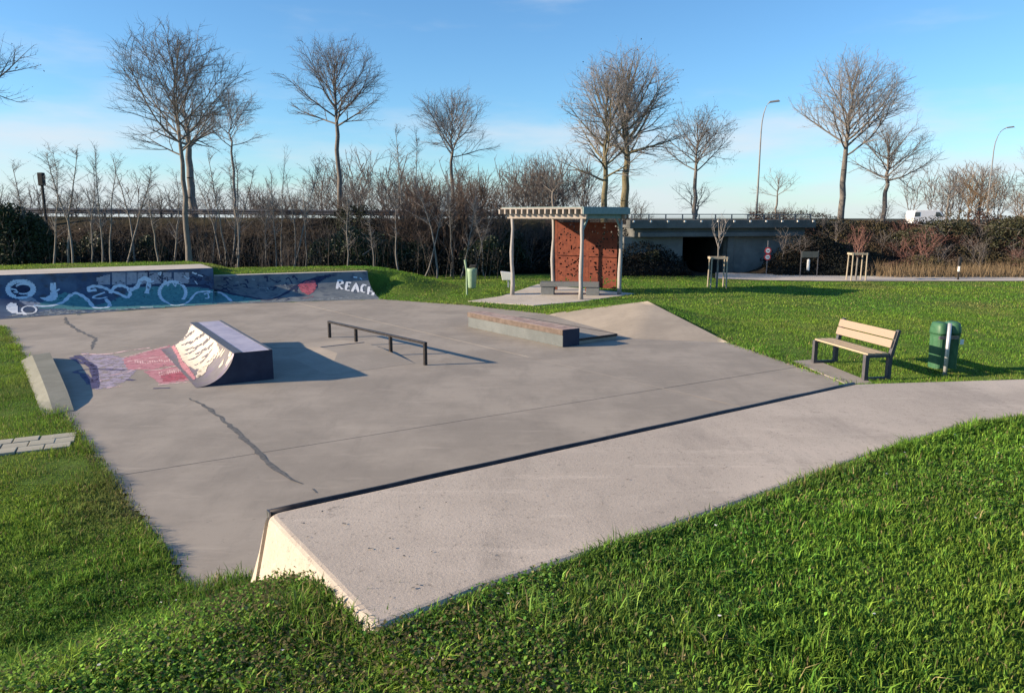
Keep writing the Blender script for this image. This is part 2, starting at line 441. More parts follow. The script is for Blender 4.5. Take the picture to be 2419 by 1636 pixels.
FLOORX = [HIP if p is FLOOR[9] else p for p in FLOOR]
RAMP = [A_, C_, C_ + Vector((-(C_ - A_).y, (C_ - A_).x, 0)).normalized() * 1.8, A_ + Vector((-(C_ - A_).y, (C_ - A_).x, 0)).normalized() * 1.8]
def inside(poly, x, y):
    x = np.asarray(x); y = np.asarray(y); r = np.zeros(x.shape, bool); n = len(poly)
    for i in range(n):
        x1, y1 = poly[i][0], poly[i][1]; x2, y2 = poly[(i + 1) % n][0], poly[(i + 1) % n][1]
        c = (y1 > y) != (y2 > y)
        with np.errstate(divide='ignore', invalid='ignore'):
            r ^= c & (x < (x2 - x1) * (y - y1) / (y2 - y1 + 1e-12) + x1)
    return r
def dist_poly(poly, x, y, closed=True):
    d = np.full(np.shape(x), 1e9); n = len(poly)
    for i in range(n if closed else n - 1):
        x1, y1 = poly[i][0], poly[i][1]; x2, y2 = poly[(i + 1) % n][0], poly[(i + 1) % n][1]
        dx, dy = x2 - x1, y2 - y1; L2 = dx * dx + dy * dy + 1e-9
        t = np.clip(((x - x1) * dx + (y - y1) * dy) / L2, 0, 1)
        d = np.minimum(d, np.hypot(x - x1 - t * dx, y - y1 - t * dy))
    return d
def sstep(a, b, v):
    t = np.clip((v - a) / (b - a), 0, 1); return t * t * (3 - 2 * t)
def wobble(x, y, s, seed):
    r = np.random.default_rng(seed); o = np.zeros(np.shape(x))
    for k in range(7):
        a = r.uniform(0, 2 * np.pi); f = s * r.uniform(0.5, 2.0); p = r.uniform(0, 6.28)
        o = o + np.sin((x * np.cos(a) + y * np.sin(a)) * f + p)
    return o / 3.0
wdir = (T1 - T0); wdir.z = 0; wdir.normalize(); wback = Vector((-wdir.y, wdir.x, 0))
w2d = (T2 - T1b); w2d.z = 0; w2d.normalize(); w2back = Vector((-w2d.y, w2d.x, 0))
BERM1 = [T0 + wback * 2.4 - wdir * 6, T1 + wback * 2.4, T1 + wback * 7, T0 + wback * 7 - wdir * 6]
BERM2 = [T1b + w2back * 0.55, T2 + w2back * 0.6 - w2d * 0.2, T2 + w2back * 4.0 + w2d * 0.6, T1b + w2back * 4.0]
WALLFOOT = [W0, W1, W2, T2, T1b + w2back * 0.1, T1 + wback * 2.2, T0 + wback * 2.2]
YB = 40.0                                         # face of the road bridge
BX0, BX1 = PY(1560, 560, YB).x, PY(1850, 560, YB).x
def crest(x): return np.where(np.asarray(x) > 15, 2.55, 2.95 - 0.006 * (np.asarray(x) + 25))
TOE_A = np.array([-2.55, 5.45]); TOE_N = np.array([0.72, -0.69])
platn = Vector(((C_ - A_).y * -1, (C_ - A_).x, 0)).normalized()      # from the coping towards the floor
def plateau(poly, z, fall, x, y):
    d = dist_poly(poly, x, y); d = np.where(inside(poly, x, y), 0, d)
    return z * (1 - sstep(0, fall, d))
def ground_z(x, y, cut=True):
    x = np.asarray(x, float); y = np.asarray(y, float)
    z = np.zeros(x.shape) - 0.02 + 0.012 * wobble(x, y, 1.1, 3)
    # bank the photographer stands on
    toe = (x - TOE_A[0]) * TOE_N[0] + (y - TOE_A[1]) * TOE_N[1]
    past = (x - A_.x) * platn.x + (y - A_.y) * platn.y
    past = np.where(x > C_.x, np.minimum(past, 0) * 0 + (y - (C_.y + (x - C_.x) * 0.13)), past)
    m1 = (ZP - 0.012) * np.clip(sstep(-0.5, 3.1, toe) * 1.03, 0, 1) * (1 - sstep(-0.25, 2.6, past))
    eb = ((x - A_.x) * (B_.y - A_.y) - (y - A_.y) * (B_.x - A_.x)) / math.hypot(B_.x - A_.x, B_.y - A_.y)      # left of the platform end
    m1 = m1 - np.where(m1 > .15, 1, 0) * (0.07 * sstep(-.02, .10, eb) * (1 - sstep(0.5, 1.6, eb)) + 0.0)
    z = np.maximum(z, m1 + 0.02 * wobble(x, y, 1.6, 9) * sstep(0, 2, toe))
    # berm behind the graffiti wall
    s1 = (x - T0.x) * wback.x + (y - T0.y) * wback.y
    z = np.maximum(z, plateau(BERM1, 1.08, 4.5, x, y) * sstep(1.6, 2.4, s1) - 0.02)
    s2 = (x - T1b.x) * w2back.x + (y - T1b.y) * w2back.y; a2 = (x - T2.x) * w2d.x + (y - T2.y) * w2d.y
    ex = (x - T2.x) * (W2.y - T2.y) - (y - T2.y) * (W2.x - T2.x); ex = -ex / math.hypot(W2.x - T2.x, W2.y - T2.y)      # right of the sloping wall end
    front = np.where(a2 < 0.0, sstep(0.05, 0.6, s2), np.maximum(sstep(0.0, 1.0, s2), sstep(-1.7, 0.7, s2) * sstep(0.1, 1.6, ex)))
    z = np.maximum(z, plateau(BERM2, 0.84, 5.2, x, y) * front - 0.02 * (1 - front))
    # mound of the concrete hip
    dh = dist_poly([K_, HIP, Q_], x, y, closed=False)
    along = np.clip(np.hypot(x - HIP.x, y - HIP.y) / 3.6, 0, 1)
    z = np.maximum(z, (0.50 * (1 - along) - 0.03) * (1 - sstep(0.0, 3.2, dh)))
    # road bank
    zc = crest(x)
    bank = zc * sstep(YB + 0.3, YB + 5.2, y + 0.5 * wobble(x, y, 0.35, 21))
    bank = np.where(y > YB + 7, np.maximum(zc - 0.35 * (y - YB - 7), 1.72), bank)
    bank = np.where(y > 130, np.maximum(1.72 - 0.05 * (y - 130), 0.0), bank)
    cone = 2.1 * (1 - sstep(0, 3.6, np.hypot((x - 6.4) * 0.9, (y - YB - 1.0)))) 
    cone = np.maximum(cone, 2.0 * (1 - sstep(0, 3.4, np.hypot((x - 16.0) * 0.9, (y - YB - 1.0)))))
    under = (x > BX0 + 0.3) & (x < BX1 - 0.3) & (y < YB + 14)
    bank = np.where(under, -0.2, bank)
    bank = np.where((y < YB + 0.2), np.maximum(bank, cone), bank)
    dip = -0.2 * sstep(30, 38, y)
    z = np.where(y > 29, np.maximum(z + dip, bank), z)
    if cut:
        pit = inside(FLOOR, x, y) & (dist_poly(FLOOR, x, y) > 0.12)
        pit |= inside(FLOORX, x, y) & (dist_poly(FLOORX, x, y) > 0.14)
        pit |= inside(RAMP, x, y) & (dist_poly(RAMP, x, y) > 0.10)
        pit |= inside(PLAT, x, y) & (dist_poly(PLAT, x, y) > 0.10)
        pit |= inside(WALLFOOT, x, y) & (dist_poly(WALLFOOT, x, y) > 0.15)
        z = np.where(pit, -0.12, z)
    return z
def gz(x, y): return float(ground_z(np.array([x]), np.array([y]), False)[0])

def axis(segs):
    out = []
    for a, b, st in segs: out += list(np.arange(a, b, st))
    return np.array(out + [segs[-1][1]])
gx = axis([(-420, -80, 20), (-80, -30, 2.5), (-30, -14, 0.5), (-14, -6, 0.25), (-6, 6, 0.12), (6, 16, 0.25), (16, 32, 0.5), (32, 80, 2.5), (80, 420, 20)])
gy = axis([(-60, -10, 5), (-10, 1, 0.8), (1, 9, 0.12), (9, 34, 0.25), (34, 54, 0.4), (54, 80, 2.5), (80, 140, 6), (140, 900, 40)])
GX, GY = np.meshgrid(gx, gy)
GZ = ground_z(GX, GY)
nx, ny = len(gx), len(gy)
idx = np.arange(nx * ny).reshape(ny, nx)
quads = np.stack([idx[:-1, :-1], idx[:-1, 1:], idx[1:, 1:], idx[1:, :-1]], -1).reshape(-1, 4)
ground = numpy_mesh('lawn', np.stack([GX, GY, GZ], -1).reshape(-1, 3), F4=quads, m=M_GROUND)
tag(ground, kind='structure')
for p in ground.data.polygons: pass
ground.data.polygons.foreach_set('use_smooth', np.ones(len(ground.data.polygons), bool))
la = ground.data.attributes.new('litter', 'FLOAT', 'POINT')
lit = sstep(YB - 2.2, YB - 0.2, GY + 0.7 * wobble(GX, GY, 0.8, 33)) * (1 - 0.08 * sstep(YB + 3.6, YB + 4.6, GY))
lit = np.where(GX < -8, np.maximum(lit, sstep(33.5, 36.0, GY) * (1 - 0.08 * sstep(YB + 3.6, YB + 4.6, GY))), lit)
lit = np.maximum(lit, sstep(YB - 4.2, YB - 3.0, GY) * ((np.abs(GX - 6.2) < 4.2) | (np.abs(GX - 16.5) < 3.6)))
la.data.foreach_set('value', lit.ravel().astype(np.float32))

# ------------------------------------------------------------------ skate floor, cast in slabs
def clip(poly, p, n):
    out = []
    for i in range(len(poly)):
        a, b = poly[i], poly[(i + 1) % len(poly)]
        da, db = (a - p).dot(n), (b - p).dot(n)
        if da >= 0: out.append(a)
        if (da >= 0) != (db >= 0): out.append(a + (b - a) * (da / (da - db)))
    return out
floor_base = MB().prism(FLOOR, -0.25, -0.012).build('skate_floor', M_JOINT)
tag(floor_base, kind='structure')
J1a, J1b = P(260, 1126), P(1541, 921)
J2a, J2b = P(1249, 843), P(1728, 955)
j1d = (J1b - J1a).normalized(); j1n = Vector((-j1d.y, j1d.x, 0))
j2d = (J2b - J2a).normalized(); j2n = Vector((-j2d.y, j2d.x, 0))
J3 = P(150, 804)
def split(polys, p, n, g=0.006):
    out = []
    for q in polys:
        a = clip(q, p + n * g, n); b = clip(q, p - n * g, -n)
        out += [r for r in (a, b) if len(r) > 2 and abs(sum(r[i].x * r[(i + 1) % len(r)].y - r[(i + 1) % len(r)].x * r[i].y for i in range(len(r)))) > 0.3]
    return out
slabs = split([FLOOR], J1a, j1n)
slabs = split(slabs, J2a, j2n)
slabs = split(slabs, J3, j1n)
slabs = split(slabs, P(640, 745), j1n, 0.004)
for i, q in enumerate(slabs):
    h = 0.0015 * ((i * 7) % 3 - 1)
    MB().prism(q, -0.011, h).build('slab', M_FLOOR, floor_base)
M_SOIL = mat('floor_edge_soil', (.032, .028, .02), (.075, .062, .04), scale=16, rough=.95, bump=.5)
# lower light seam of the bank
def strip(name, pts, w, z, m, parent, jit=0.0, seed=1):
    r = random.Random(seed); vs, fs = [], []
    pts = [Vector(p) for p in pts]; dense = []
    for i in range(len(pts) - 1):
        n = max(1, int((pts[i + 1] - pts[i]).length / 0.12))
        for k in range(n): dense.append(pts[i].lerp(pts[i + 1], k / n))
    dense.append(pts[-1])
    for i, p in enumerate(dense):
        d = dense[min(i + 1, len(dense) - 1)] - dense[max(i - 1, 0)]; d.z = 0; d.normalize()
        nn = Vector((-d.y, d.x, 0)); t = i / (len(dense) - 1)
        ww = w * (0.35 + 0.65 * min(1, 6 * t, 6 * (1 - t))) * (1 + jit * r.uniform(-1, 1)); o = nn * jit * w * r.uniform(-.6, .6)
        vs += [p + nn * ww / 2 + o, p - nn * ww / 2 + o]
    fs = [(2 * i, 2 * i + 1, 2 * i + 3, 2 * i + 2) for i in range(len(dense) - 1)]
    return MB().add([(v.x, v.y, z) for v in vs], fs).build(name, m, parent)
M_SEAM = mat_concrete('pale_mortar', (0.30, 0.27, 0.23), (0.36, 0.32, 0.275), (0.25, 0.22, 0.19))
strip('mortar_seam', [J2a, J2b], 0.035, 0.0035, M_SEAM, floor_base, 0.3, 4)
strip('crack_filler', [P(445, 941), P(478, 955), P(520, 985), P(560, 1022), P(598, 1058), P(622, 1082), P(655, 1110), P(690, 1134), P(716, 1142)], 0.062, 0.0045, M_TAR, floor_base, 0.5, 2)
strip('crack_filler', [P(738, 1154), P(747, 1164)], 0.05, 0.0045, M_TAR, floor_base, 0.4, 3)
strip('crack_filler', [P(152, 749), P(160, 765), P(190, 783), P(225, 800), P(215, 826)], 0.085, 0.0045, M_TAR, floor_base, 0.5, 5)
for k_, (i0, i1) in enumerate(((0, 1), (1, 2))):
    strip('edge_soil', [FLOOR[i0], FLOOR[i1]], 0.09, 0.0025, M_SOIL, floor_base, .75, 40 + k_)
# hip: two banks that meet in a ridge
hip = MB()
hn = 8
def hpt(a, b, c, i, j): return a + (b - a) * (i / hn) + (c - b) * (j / hn)
Rl = R_.lerp(K_, 0.0)
hgrid = []
for (a3, b3, c3_) in ((HIP, K_, R_), (HIP, R_, Q_)):
    for i in range(hn):
        for j in range(i + 1):
            p1, p2, p3 = hpt(a3, b3, c3_, i, j), hpt(a3, b3, c3_, i + 1, j), hpt(a3, b3, c3_, i + 1, j + 1)
            hip.add([p1, p2, p3], [(0, 1, 2)])
            if j < i:
                hip.add([p1, p3, hpt(a3, b3, c3_, i, j + 1)], [(0, 1, 2)])
hip.add([K_, HIP, Q_, (K_.x, K_.y, -.2), (HIP.x, HIP.y, -.2), (Q_.x, Q_.y, -.2)], [(0, 1, 4, 3), (1, 2, 5, 4)])
o = hip.build('concrete_hip', M_BANK, smooth=True)
bm = bmesh.new(); bm.from_mesh(o.data); bmesh.ops.remove_doubles(bm, verts=bm.verts, dist=.002); bmesh.ops.recalc_face_normals(bm, faces=bm.faces)
for e in bm.edges: e.smooth = not (len(e.link_faces) == 2 and e.calc_face_angle(0) > 1.0)
bm.to_mesh(o.data); bm.free()
tag(o, 'pale concrete hip bank rising to a point at the lawn edge', 'bank')
# bench pad between the floor and the lawn
BP = [P(1872, 853), P(1925, 850), P(2062, 905), P(2000, 908)]
o = MB().prism([(p.x, p.y) for p in BP], -0.2, 0.012).build('bench_pad', M_FLOOR); tag(o, kind='structure')

# ------------------------------------------------------------------ near platform with coping
po = empty('platform', (A_.x, A_.y, 0)); inv = Matrix.Translation((-A_.x, -A_.y, 0))
tag(po, 'raised pale concrete platform with black coping in the foreground', 'platform')
def rel(p): p = Vector(p); return Vector((p.x - A_.x, p.y - A_.y, p.z))
def rounded(poly, i, r, n=5):
    a, b, c = poly[i - 1], poly[i], poly[(i + 1) % len(poly)]
    p1 = b + (a - b).normalized() * r; p2 = b + (c - b).normalized() * r
    return [p1 * (1 - t) ** 2 + b * 2 * t * (1 - t) + p2 * t * t for t in [k / n for k in range(n + 1)]]
pl2 = PLAT[1:]; pl2 = rounded(PLAT, 0, 0.10) + PLAT[1:]
MB().prism([rel(p) for p in pl2], -0.3, ZP).build('deck', M_PLAT, po, bevel=0.05, seg=4, smooth=False)
abn = Vector(((B_ - A_).y, -(B_ - A_).x, 0)).normalized()
if abn.x > 0: abn = -abn
def lean_end(ob):
    for v in ob.data.vertices:
        if abs((v.co - rel(A_)).dot(abn)) < 0.14 and v.co.z < ZP - .06: v.co += abn * (0.30 * (ZP - v.co.z) / ZP)
lean_end([c for c in po.children if c.name.startswith('deck')][0])
prof = [(0.0, ZP - 0.03)] + [(1.75 * (1 - math.cos(t)), (ZP - 0.06) * (1 - math.sin(t))) for t in [k * math.pi / 2 / 12 for k in range(13)]] + [(1.75, -0.2), (0.0, -0.2)]
vs, fs = [], []
n = len(prof)
off = platn * 0.004
for e in (A_ + (C_ - A_).normalized() * 0.02, C_):
    for (a, z) in prof:
        q = rel(e) + platn * a + off; vs.append((q.x, q.y, z))
fs = [(i, (i + 1) % n, n + (i + 1) % n, n + i) for i in range(n)] + [tuple(range(n)), tuple(range(2 * n - 1, n - 1, -1))]
MB().add(vs, fs).build('quarter_pipe_face', M_PLAT, po)
lean_end([c for c in po.children if c.name.startswith('quarter_pipe_face')][0])
ca, cb = rel(A_) + Vector((0, 0, ZP - 0.012 - A_.z)), rel(C_)
ca = Vector((ca.x, ca.y, ZP - 0.018)) + (C_ - A_).normalized() * 0.04; cb = Vector((cb.x, cb.y, ZP - 0.018)); ca.z = cb.z
npc = 24
MB().tube([ca.lerp(cb, k / npc) + platn * 0.016 + Vector((0, 0, 0.002 * math.sin(k * 1.7))) for k in range(npc + 1)], 0.027, k=10).build('coping', M_STEEL, po, smooth=True)
MB().box(ca - (C_ - A_).normalized() * 0.006 + Vector((0, 0.0, -0.022)) + platn * 0.016, (0.010, 0.05, 0.085), Matrix.Rotation(math.atan2(platn.y, platn.x) - math.pi / 2, 4, 'Z')).build('coping_end_plate', M_STEEL2, po)

rk = random.Random(31)
for k in range(46):                       # leaf scraps and dirt lying on the platform
    if k < 8: px, py = [(811, 1180), (928, 1292), (875, 1294), (921, 1270), (955, 1312), (985, 1379), (975, 1387), (812, 1236)][k]
    else: px, py = rk.uniform(700, 2000), rk.uniform(1000, 1420)
    q = P(px, py, ZP + .006)
    if not bool(inside(PLAT, np.array([q.x]), np.array([q.y]))[0]): continue
    q = rel(q); sc_ = rk.uniform(.006, .016) if k < 8 else rk.uniform(.003, .008); a = rk.uniform(0, 6.28)
    pts = [(q.x + math.cos(a + j * 1.05) * sc_ * rk.uniform(.5, 1.3), q.y + math.sin(a + j * 1.05) * sc_ * rk.uniform(.4, 1.0), ZP + .004 + rk.uniform(0, .006)) for j in range(6)]
    MB().add(pts, [tuple(range(6))]).build('dead_leaf', M_TAR, po)
so = [p.copy() for p in PLAT[5:]]
strip('shadow_soil_edge', [p - platn * .035 for p in so], 0.07, ZP - .02, mat('edge_soil', (.035, .028, .022), (.07, .055, .04), scale=20, rough=.95), po, .5, 9)  # dark ribbon paints the edge shadow along the soil gap
for o in po.children:
    if o.name.startswith('shadow_soil_edge'): o.location = (-A_.x, -A_.y, 0)
# ------------------------------------------------------------------ painting on surfaces
def bvh_of(*objs):
    V, F = [], []
    bpy.context.view_layer.update()
    for ob in objs:
        o0 = len(V); V += [ob.matrix_world @ v.co for v in ob.data.vertices]; F += [tuple(i + o0 for i in p.vertices) for p in ob.data.polygons]
    return BVHTree.FromPolygons(V, F)
EYE = Vector((0, 0, H))
def hit(bvh, px, py, off):
    loc, nrm, _, _ = bvh.ray_cast(EYE, ray(px, py).normalized())
    if loc is None: return None, None
    if nrm.dot(ray(px, py)) > 0: nrm = -nrm
    return loc + nrm * off, nrm
def smooth_line(pts, n=6):
    out = []
    for i in range(len(pts) - 1):
        p0 = pts[max(i - 1, 0)]; p1 = pts[i]; p2 = pts[i + 1]; p3 = pts[min(i + 2, len(pts) - 1)]
        for k in range(n):
            t = k / n
            out.append(tuple(0.5 * (2 * p1[j] + (p2[j] - p0[j]) * t + (2 * p0[j] - 5 * p1[j] + 4 * p2[j] - p3[j]) * t * t + (3 * p1[j] - p0[j] - 3 * p2[j] + p3[j]) * t ** 3) for j in (0, 1)))
    return out + [pts[-1]]
class Paint:
    def __init__(s, bvh): s.b = bvh; s.m = {}
    def mb(s, m): return s.m.setdefault(m.name, (MB(), m))[0]
    def stroke(s, m, pts, w, off=0.004, closed=False, curve=True, taper=False):
        if closed: pts = list(pts) + [pts[0]]
        q = smooth_line(pts) if curve else [pts[0]] + [tuple(pts[i][j] + (pts[i + 1][j] - pts[i][j]) * k / 4 for j in (0, 1)) for i in range(len(pts) - 1) for k in range(1, 5)]
        hs = [hit(s.b, x, y, off) for x, y in q]
        hs = [h for h in hs if h[0] is not None]
        if len(hs) < 2: return
        vs = []
        for i, (p, nn) in enumerate(hs):
            d = hs[min(i + 1, len(hs) - 1)][0] - hs[max(i - 1, 0)][0]
            if d.length < 1e-5: d = Vector((1, 0, 0))
            sd = nn.cross(d).normalized() * w * 0.53 * (1.0 + 0.2 * math.sin(i * 1.3)) * (max(.08, math.sin(math.pi * i / (len(hs) - 1))) if taper else 1)
            vs += [p + sd, p - sd]
        s.mb(m).add(vs, [(2 * i, 2 * i + 1, 2 * i + 3, 2 * i + 2) for i in range(len(hs) - 1)])
    def fill(s, m, poly, off=0.003, cell=4.0):
        xs = [p[0] for p in poly]; ys = [p[1] for p in poly]
        X, Y = np.meshgrid(np.arange(min(xs), max(xs) + cell, cell), np.arange(min(ys), max(ys) + cell * 0.6, cell * 0.6))
        ins = inside(poly, X + cell / 2, Y + cell * 0.3)
        cache, vs, fs = {}, [], []
        def vert(i, j):
            if (i, j) not in cache:
                p, _ = hit(s.b, X[i, j], Y[i, j], off)
                cache[(i, j)] = None if p is None else len(vs)
                if p is not None: vs.append(p)
            return cache[(i, j)]
        for i in range(X.shape[0] - 1):
            for j in range(X.shape[1] - 1):
                if ins[i, j]:
                    c = [vert(i, j), vert(i, j + 1), vert(i + 1, j + 1), vert(i + 1, j)]
                    if None not in c:
                        pp = [vs[k] for k in c]
                        if max((pp[k] - pp[k - 1]).length for k in range(4)) < 0.6: fs.append(tuple(c))
        s.mb(m).add(vs, fs)
    def done(s, name, parent):
        iw = parent.matrix_world.inverted()
        for k, (b, m) in s.m.items():
            b.v = [tuple(iw @ Vector(v)) for v in b.v]
            ob = b.build(name, m, parent, fixn=False)
            if 'graffiti' in name: tag(ob, kind='stuff')
def ell(cx, cy, rx, ry, a0=0, a1=360, n=20, rot=0):
    c, sn = math.cos(R(rot)), math.sin(R(rot)); out = []
    for k in range(n + 1):
        a = R(a0 + (a1 - a0) * k / n); x, y = rx * math.cos(a), ry * math.sin(a)
        out.append((cx + x * c - y * sn, cy + x * sn + y * c))
    return out

# ------------------------------------------------------------------ graffiti wall
def loft_wall(foot, top, nprof=10, nseg=24):
    vs, fs = [], []
    for i in range(nseg + 1):
        t = i / nseg; f = foot[0].lerp(foot[1], t); g = top[0].lerp(top[1], t)
        for k in range(nprof + 1):
            a = k / nprof * math.pi / 2
            h = f.lerp(Vector((g.x, g.y, 0)), math.sin(a) * 0.98 + 0.02 * k / nprof)
            vs.append((h.x, h.y, g.z * (1 - math.cos(a)) + 0.004))
    m = nprof + 1
    for i in range(nseg):
        for k in range(nprof):
            fs.append((i * m + k, (i + 1) * m + k, (i + 1) * m + k + 1, i * m + k + 1))
    return vs, fs
gw = empty('graffiti_wall', (0, 0, 0))
tag(gw, 'long curved skate wall covered in navy and teal graffiti at the back of the floor', 'wall')
v1, f1 = loft_wall((W0, W1), (T0, T1))
face1 = MB().add(v1, f1).build('tall_face', M_WALL1, gw, smooth=True)
v2, f2 = loft_wall((W1, W2), (T1b, T2))
face2 = MB().add(v2, f2).build('low_face', M_WALL2, gw, smooth=True)
dk = MB().prism([T0 + Vector((0, 0, 0)), T1, T1 + wback * 2.6, T0 + wback * 2.6], -0.2, 1.155)
dk.build('top_deck', M_PATH, gw, bevel=0.01)
# end cheek of the taller section
pts = [v1[-11 + k] for k in range(11)]
ck = MB().add([(p[0] + wdir.x * 0.004, p[1] + wdir.y * 0.004, p[2]) for p in pts] + [(T1.x + wdir.x * .004, T1.y + wdir.y * .004, -0.1)], [tuple(range(12))])
ck.build('end_cheek', M_WALL1, gw)
MB().prism([T1b + w2d * 0.02, T2, T2 + w2back * 0.4, T1b + w2back * 0.4 + w2d * 0.02], 0.4, 0.835).build('coping_strip', M_PATH, gw, bevel=0.01)
pw = Paint(bvh_of(face1, face2))
def Z3(x, y): return (x * 500 / 2324.0, 620 + y * 500 / 2324.0)          # survey sheet of the tall part
def Z4(x, y): return (480 + x * 500 / 2324.0, 620 + y * 500 / 2324.0)    # survey sheet of the low part
def L3(l): return [Z3(*p) for p in l]
def L4(l): return [Z4(*p) for p in l]
pw.fill(P_TEAL, L3([(380, 470), (700, 330), (900, 350), (1050, 470), (1240, 420), (1500, 280), (1750, 260), (2300, 280), (2320, 470), (1900, 500), (1000, 520), (420, 500)]), 0.003)
BLK = []
def block(poly, cell=4):
    pb = Paint(pw.b); pb.fill(P_BLOCK, poly, 0.0032, cell); BLK.append(pb)
block(L3([(1230, 110), (1380, 110), (1380, 240), (1230, 250)]))
for x0, x1 in ((1390, 1500), (1510, 1620), (1640, 1760), (1790, 1890), (1910, 2080)):
    block(L3([(x0, 112), (x1, 108), (x1 + 4, 232), (x0 + 8, 240)]))
block(L3([(1060, 170), (1200, 130), (1200, 240), (1080, 240)]))
pw.stroke(P_NAVY, L3([(1210, 270), (1500, 255), (1780, 250), (2150, 250), (2300, 262)]), 0.07, 0.0045)
pw.fill(P_MIST, L3([(40, 600), (200, 560), (420, 540), (640, 505), (900, 520), (1000, 560), (900, 600), (400, 590)]), 0.004)
pw.fill(P_MIST, L3([(1000, 530), (1400, 500), (1900, 490), (2310, 470), (2310, 500), (1600, 535), (1000, 570)]), 0.004)
# helmeted figure waving two fingers
pw.fill(P_NAVY, L3(ell(228, 295, 140, 92, n=22)), 0.0045, 3)
pw.stroke(P_PALE, L3(ell(228, 295, 140, 92, n=22)), 0.13, 0.006)
pw.stroke(P_PALE, L3(ell(255, 290, 92, 55, -150, 120, n=14)), 0.06, 0.006)
pw.stroke(P_PALE, L3([(120, 290), (170, 300), (190, 330), (150, 320)]), 0.05, 0.006)
pw.fill(P_PALE, L3([(425, 380), (500, 385), (555, 350), (560, 300), (610, 300), (640, 360), (610, 415), (540, 430), (470, 410)]), 0.006, 3)
pw.stroke(P_PALE, L3([(572, 310), (568, 225)]), 0.09, 0.006, curve=False)
pw.stroke(P_PALE, L3([(598, 305), (602, 220)]), 0.07, 0.006, curve=False)
pw.stroke(P_PALE, L3([(610, 320), (655, 290)]), 0.06, 0.006, curve=False)
pw.fill(P_WHITE, L3([(70, 480), (110, 440), (180, 450), (200, 500), (190, 545), (300, 555), (290, 575), (130, 555), (80, 525)]), 0.006, 3)
block(L3([(330, 370), (380, 400), (470, 470), (420, 500), (300, 480), (200, 410)]), 3)
pw.stroke(P_WHITE, L3(ell(320, 520, 80, 42, n=16)), 0.05, 0.006)
# looping line
pw.stroke(P_PALE, L3([(370, 470), (470, 480), (590, 470), (700, 430), (760, 370), (830, 340), (910, 370), (980, 430), (1030, 490), (1110, 500), (1180, 490), (1205, 460), (1160, 400)]), 0.11, 0.006)
pw.stroke(P_PALE, L3([(1060, 300), (980, 310), (980, 275), (1060, 260), (1150, 280), (1210, 310), (1300, 340), (1400, 390)]), 0.10, 0.006)
pw.stroke(P_PALE, L3([(1180, 380), (1090, 395), (1020, 385), (1060, 360), (1150, 330), (1110, 340)]), 0.06, 0.006)
pw.stroke(P_PALE, L3([(1210, 340), (1260, 270), (1330, 255), (1400, 280), (1430, 340), (1400, 390)]), 0.10, 0.007)
pw.stroke(P_PALE, L3([(1430, 300), (1500, 270), (1550, 190), (1610, 175), (1635, 230), (1610, 340)]), 0.13, 0.006)
pw.fill(P_TEAL, L3(ell(1895, 330, 130, 105, n=20)), 0.005)
pw.stroke(P_PALE, L3(ell(1895, 330, 145, 120, 120, 400, n=20)), 0.10, 0.006)
pw.stroke(P_PALE, L3([(1820, 430), (1900, 470), (2010, 460), (2080, 420), (2150, 340), (2230, 320), (2310, 330)]), 0.07, 0.006)
pw.stroke(P_WHITE, L3([(1540, 490), (1680, 485)]), 0.04, 0.006)
pw.stroke(P_PALE, L3([(2240, 350), (2280, 340), (2290, 390), (2250, 390)]), 0.05, 0.006)
# low part
pw.fill(P_TEAL, L4([(0, 310), (120, 300), (360, 350), (640, 420), (300, 440), (0, 460)]), 0.003)
pw.stroke(P_PALE, L4([(0, 325), (60, 320), (180, 330), (250, 370), (310, 425)]), 0.10, 0.006)
pw.stroke(P_NAVY, L4([(0, 250), (120, 290), (340, 350), (520, 380), (680, 410), (790, 390), (900, 340), (1040, 250), (1180, 190), (1400, 140)]), 0.12, 0.005)
pw.fill(P_NAVY, L4([(1180, 190), (1330, 140), (1460, 135), (1360, 170), (1260, 230), (1240, 290)]), 0.0045)
pw.fill(P_RED, L4([(1040, 250), (1130, 205), (1225, 195), (1245, 250), (1220, 320), (1150, 360), (1080, 320)]), 0.006, 3)
pw.stroke(P_RED, L4([(1090, 395), (1150, 385), (1210, 372)]), 0.06, 0.006)
pw.stroke(P_NAVY, L4([(800, 410), (880, 385), (940, 400), (900, 415)]), 0.05, 0.005)
rr = random.Random(8)
for k in range(34):
    x = rr.uniform(150, 1000); y = 160 + rr.uniform(0, 150)
    pw.stroke(P_NAVY if k % 3 else P_MIST, L4([(x, y), (x + rr.uniform(10, 60), y + rr.uniform(-30, 30)), (x + rr.uniform(30, 90), y + rr.uniform(-20, 50))]), rr.uniform(0.03, 0.07), 0.005)
for k in range(26):
    x = rr.uniform(1500, 2300); y = rr.uniform(100, 230)
    pw.stroke(P_PALE if k % 3 == 0 else P_NAVY, L3([(x, y), (x + rr.uniform(10, 40), y + rr.uniform(-20, 40)), (x + rr.uniform(20, 70), y + rr.uniform(-20, 50))]), rr.uniform(0.02, 0.05), 0.007)
pw.fill(P_MIST, L4([(180, 430), (500, 430), (1000, 425), (1500, 375), (1880, 355), (1900, 375), (1400, 410), (900, 450), (200, 465)]), 0.0035)
